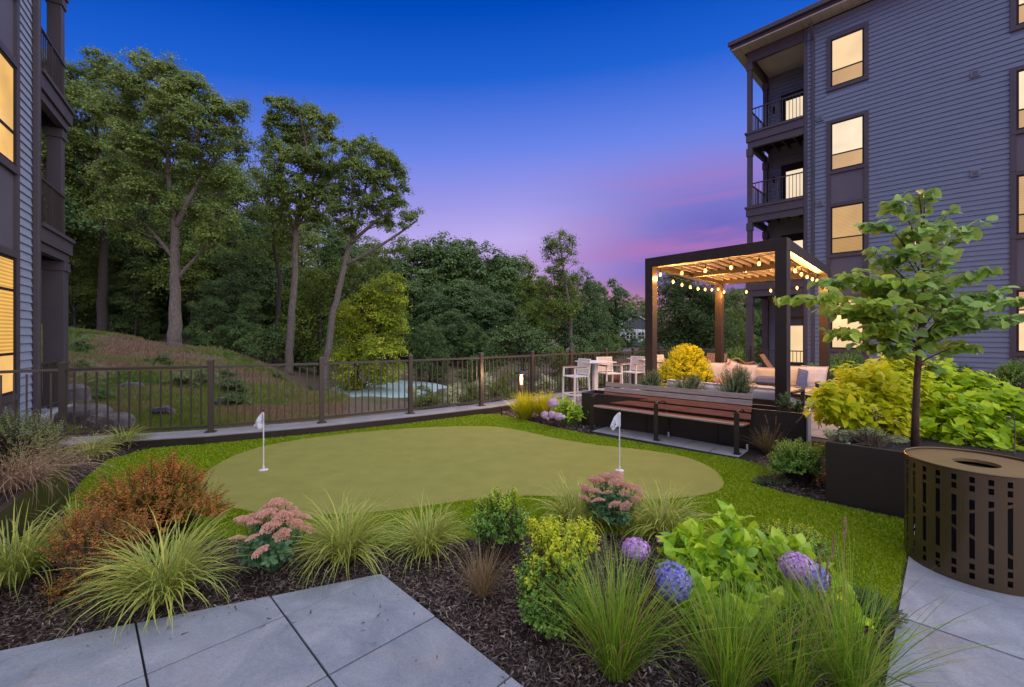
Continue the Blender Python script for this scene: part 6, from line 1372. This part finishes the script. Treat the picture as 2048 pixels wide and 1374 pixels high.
def redbud():
    r_ = np.random.default_rng(93); bx = Q(1830, 890, 4.47); loc = (bx[0], bx[1], .54); base = np.array(loc); t = thing('redbud_tree', 'young redbud tree with heart shaped leaves growing in the square planter', 'tree', loc)
    tr = np.array([Q(1830,893,4.47),Q(1831,830,4.47),(Q(1834,760,4.48)),Q(1838,700,4.5),Q(1844,640,4.5),Q(1848,580,4.5),Q(1850,520,4.5),Q(1845,465,4.5),Q(1842,420,4.5),Q(1838,392,4.5)])-base
    wd = MB(); wd.tube(tr, [.036,.031,.029,.027,.024,.02,.016,.011,.007,.004], 9)
    tips = [(1605,598,4.3,690),(1660,670,4.4,700),(1650,560,4.6,640),(1690,545,4.4,640),(1725,600,4.2,680),(1735,500,4.5,600),(1765,440,4.4,560),(1790,395,4.5,520),(1850,383,4.5,480),(1900,420,4.5,520),(1935,455,4.6,560),(1900,510,4.3,600),(1950,545,4.5,620),(2010,575,4.4,680),(2045,635,4.3,700),(2000,640,4.6,690),(1940,640,4.2,690),(1890,650,4.3,720),(1770,690,4.3,740),(1715,690,4.5,730),(1950,690,4.5,730),(1880,740,4.4,740),(1800,560,4.2,640),(1780,640,4.3,700),(1860,590,4.2,640),(1830,460,4.3,560),(1870,455,4.4,540),(1905,600,4.6,660),(1760,560,4.7,640),(1820,620,4.8,680),(1900,560,4.8,640),(1740,650,4.2,710),(2015,605,4.7,680),(1690,620,4.5,700),(1850,540,4.15,600),(1800,500,4.3,580),(1980,610,4.2,690),(1930,600,4.3,680)]
    PP, DD, NN = [], [], []; tz = tr[:, 2]
    for px, py, d, ry in tips:
        tp = np.array(Q(px, py, d))-base; z0 = EYE+(HY-ry)*4.5/870-base[2]; z0 = min(max(z0, .85), tz[-1]-.05); i = np.searchsorted(tz, z0)-1; f = (z0-tz[i])/(tz[i+1]-tz[i]); q = tr[i]*(1-f)+tr[i+1]*f
        mid = q*.45+tp*.55+np.array((0, 0, .14*np.linalg.norm(tp-q))); P = bez(q, mid, tp, 14); L = np.linalg.norm(tp-q); wd.tube(P, np.linspace(.004+.008*L, .0018, 14), 5, cap=False)
        subs = [P]
        for k in range(int(3+L*5)):
            j = r_.integers(4, 12); v = nrm(P[j+1]-P[j]); sd = nrm(np.cross(v, (0, 0, 1.)))*(1 if k % 2 else -1); e = P[j]+(v*.5+sd*.8+np.array((0, 0, .05)))*L*r_.uniform(.15, .38); S = bez(P[j], (P[j]+e)/2+np.array((0,0,.03)), e, 7); wd.tube(S, np.linspace(.0035, .0012, 7), 4, cap=False); subs.append(S)
        for S in subs:
            ln = np.linalg.norm(np.diff(S, axis=0), axis=1).sum(); n = max(3, int(ln/.036))
            for k in range(n):
                u = (.28 if S is P else .1)+(.72 if S is P else .9)*(k+.5)/n; x_ = u*(len(S)-1); i2 = min(int(x_), len(S)-2); p = S[i2]+(S[i2+1]-S[i2])*(x_-i2); v = nrm(S[i2+1]-S[i2]); sd = nrm(np.cross(v, (0, 0, 1.)))*(1 if k % 2 else -1)
                dl = nrm(sd*.75+v*.45+np.array((0, 0, -.5))+r_.normal(size=3)*.45); PP.append(p+dl*.015); DD.append(dl); NN.append(nrm(np.array((0, -.25, 1))+r_.normal(size=3)*.6))
    PP, DD, NN = map(np.array, (PP, DD, NN)); sz = .094*(.65+.6*r_.random(len(PP)))
    wd.build('trunk', M['bark_young'], t, smooth=True)
    cd = np.linalg.norm(PP+base-np.array((0,0,EYE)), axis=1)
    leaf_parts(t, PP, DD, NN, sz, [leaf_mesh('heart', M['bud1'], 1, .92), leaf_mesh('heart', M['bud1'], 1, .82)], M['lf_redbud'], 'heart', .9, order=np.argsort(cd))
redbud()
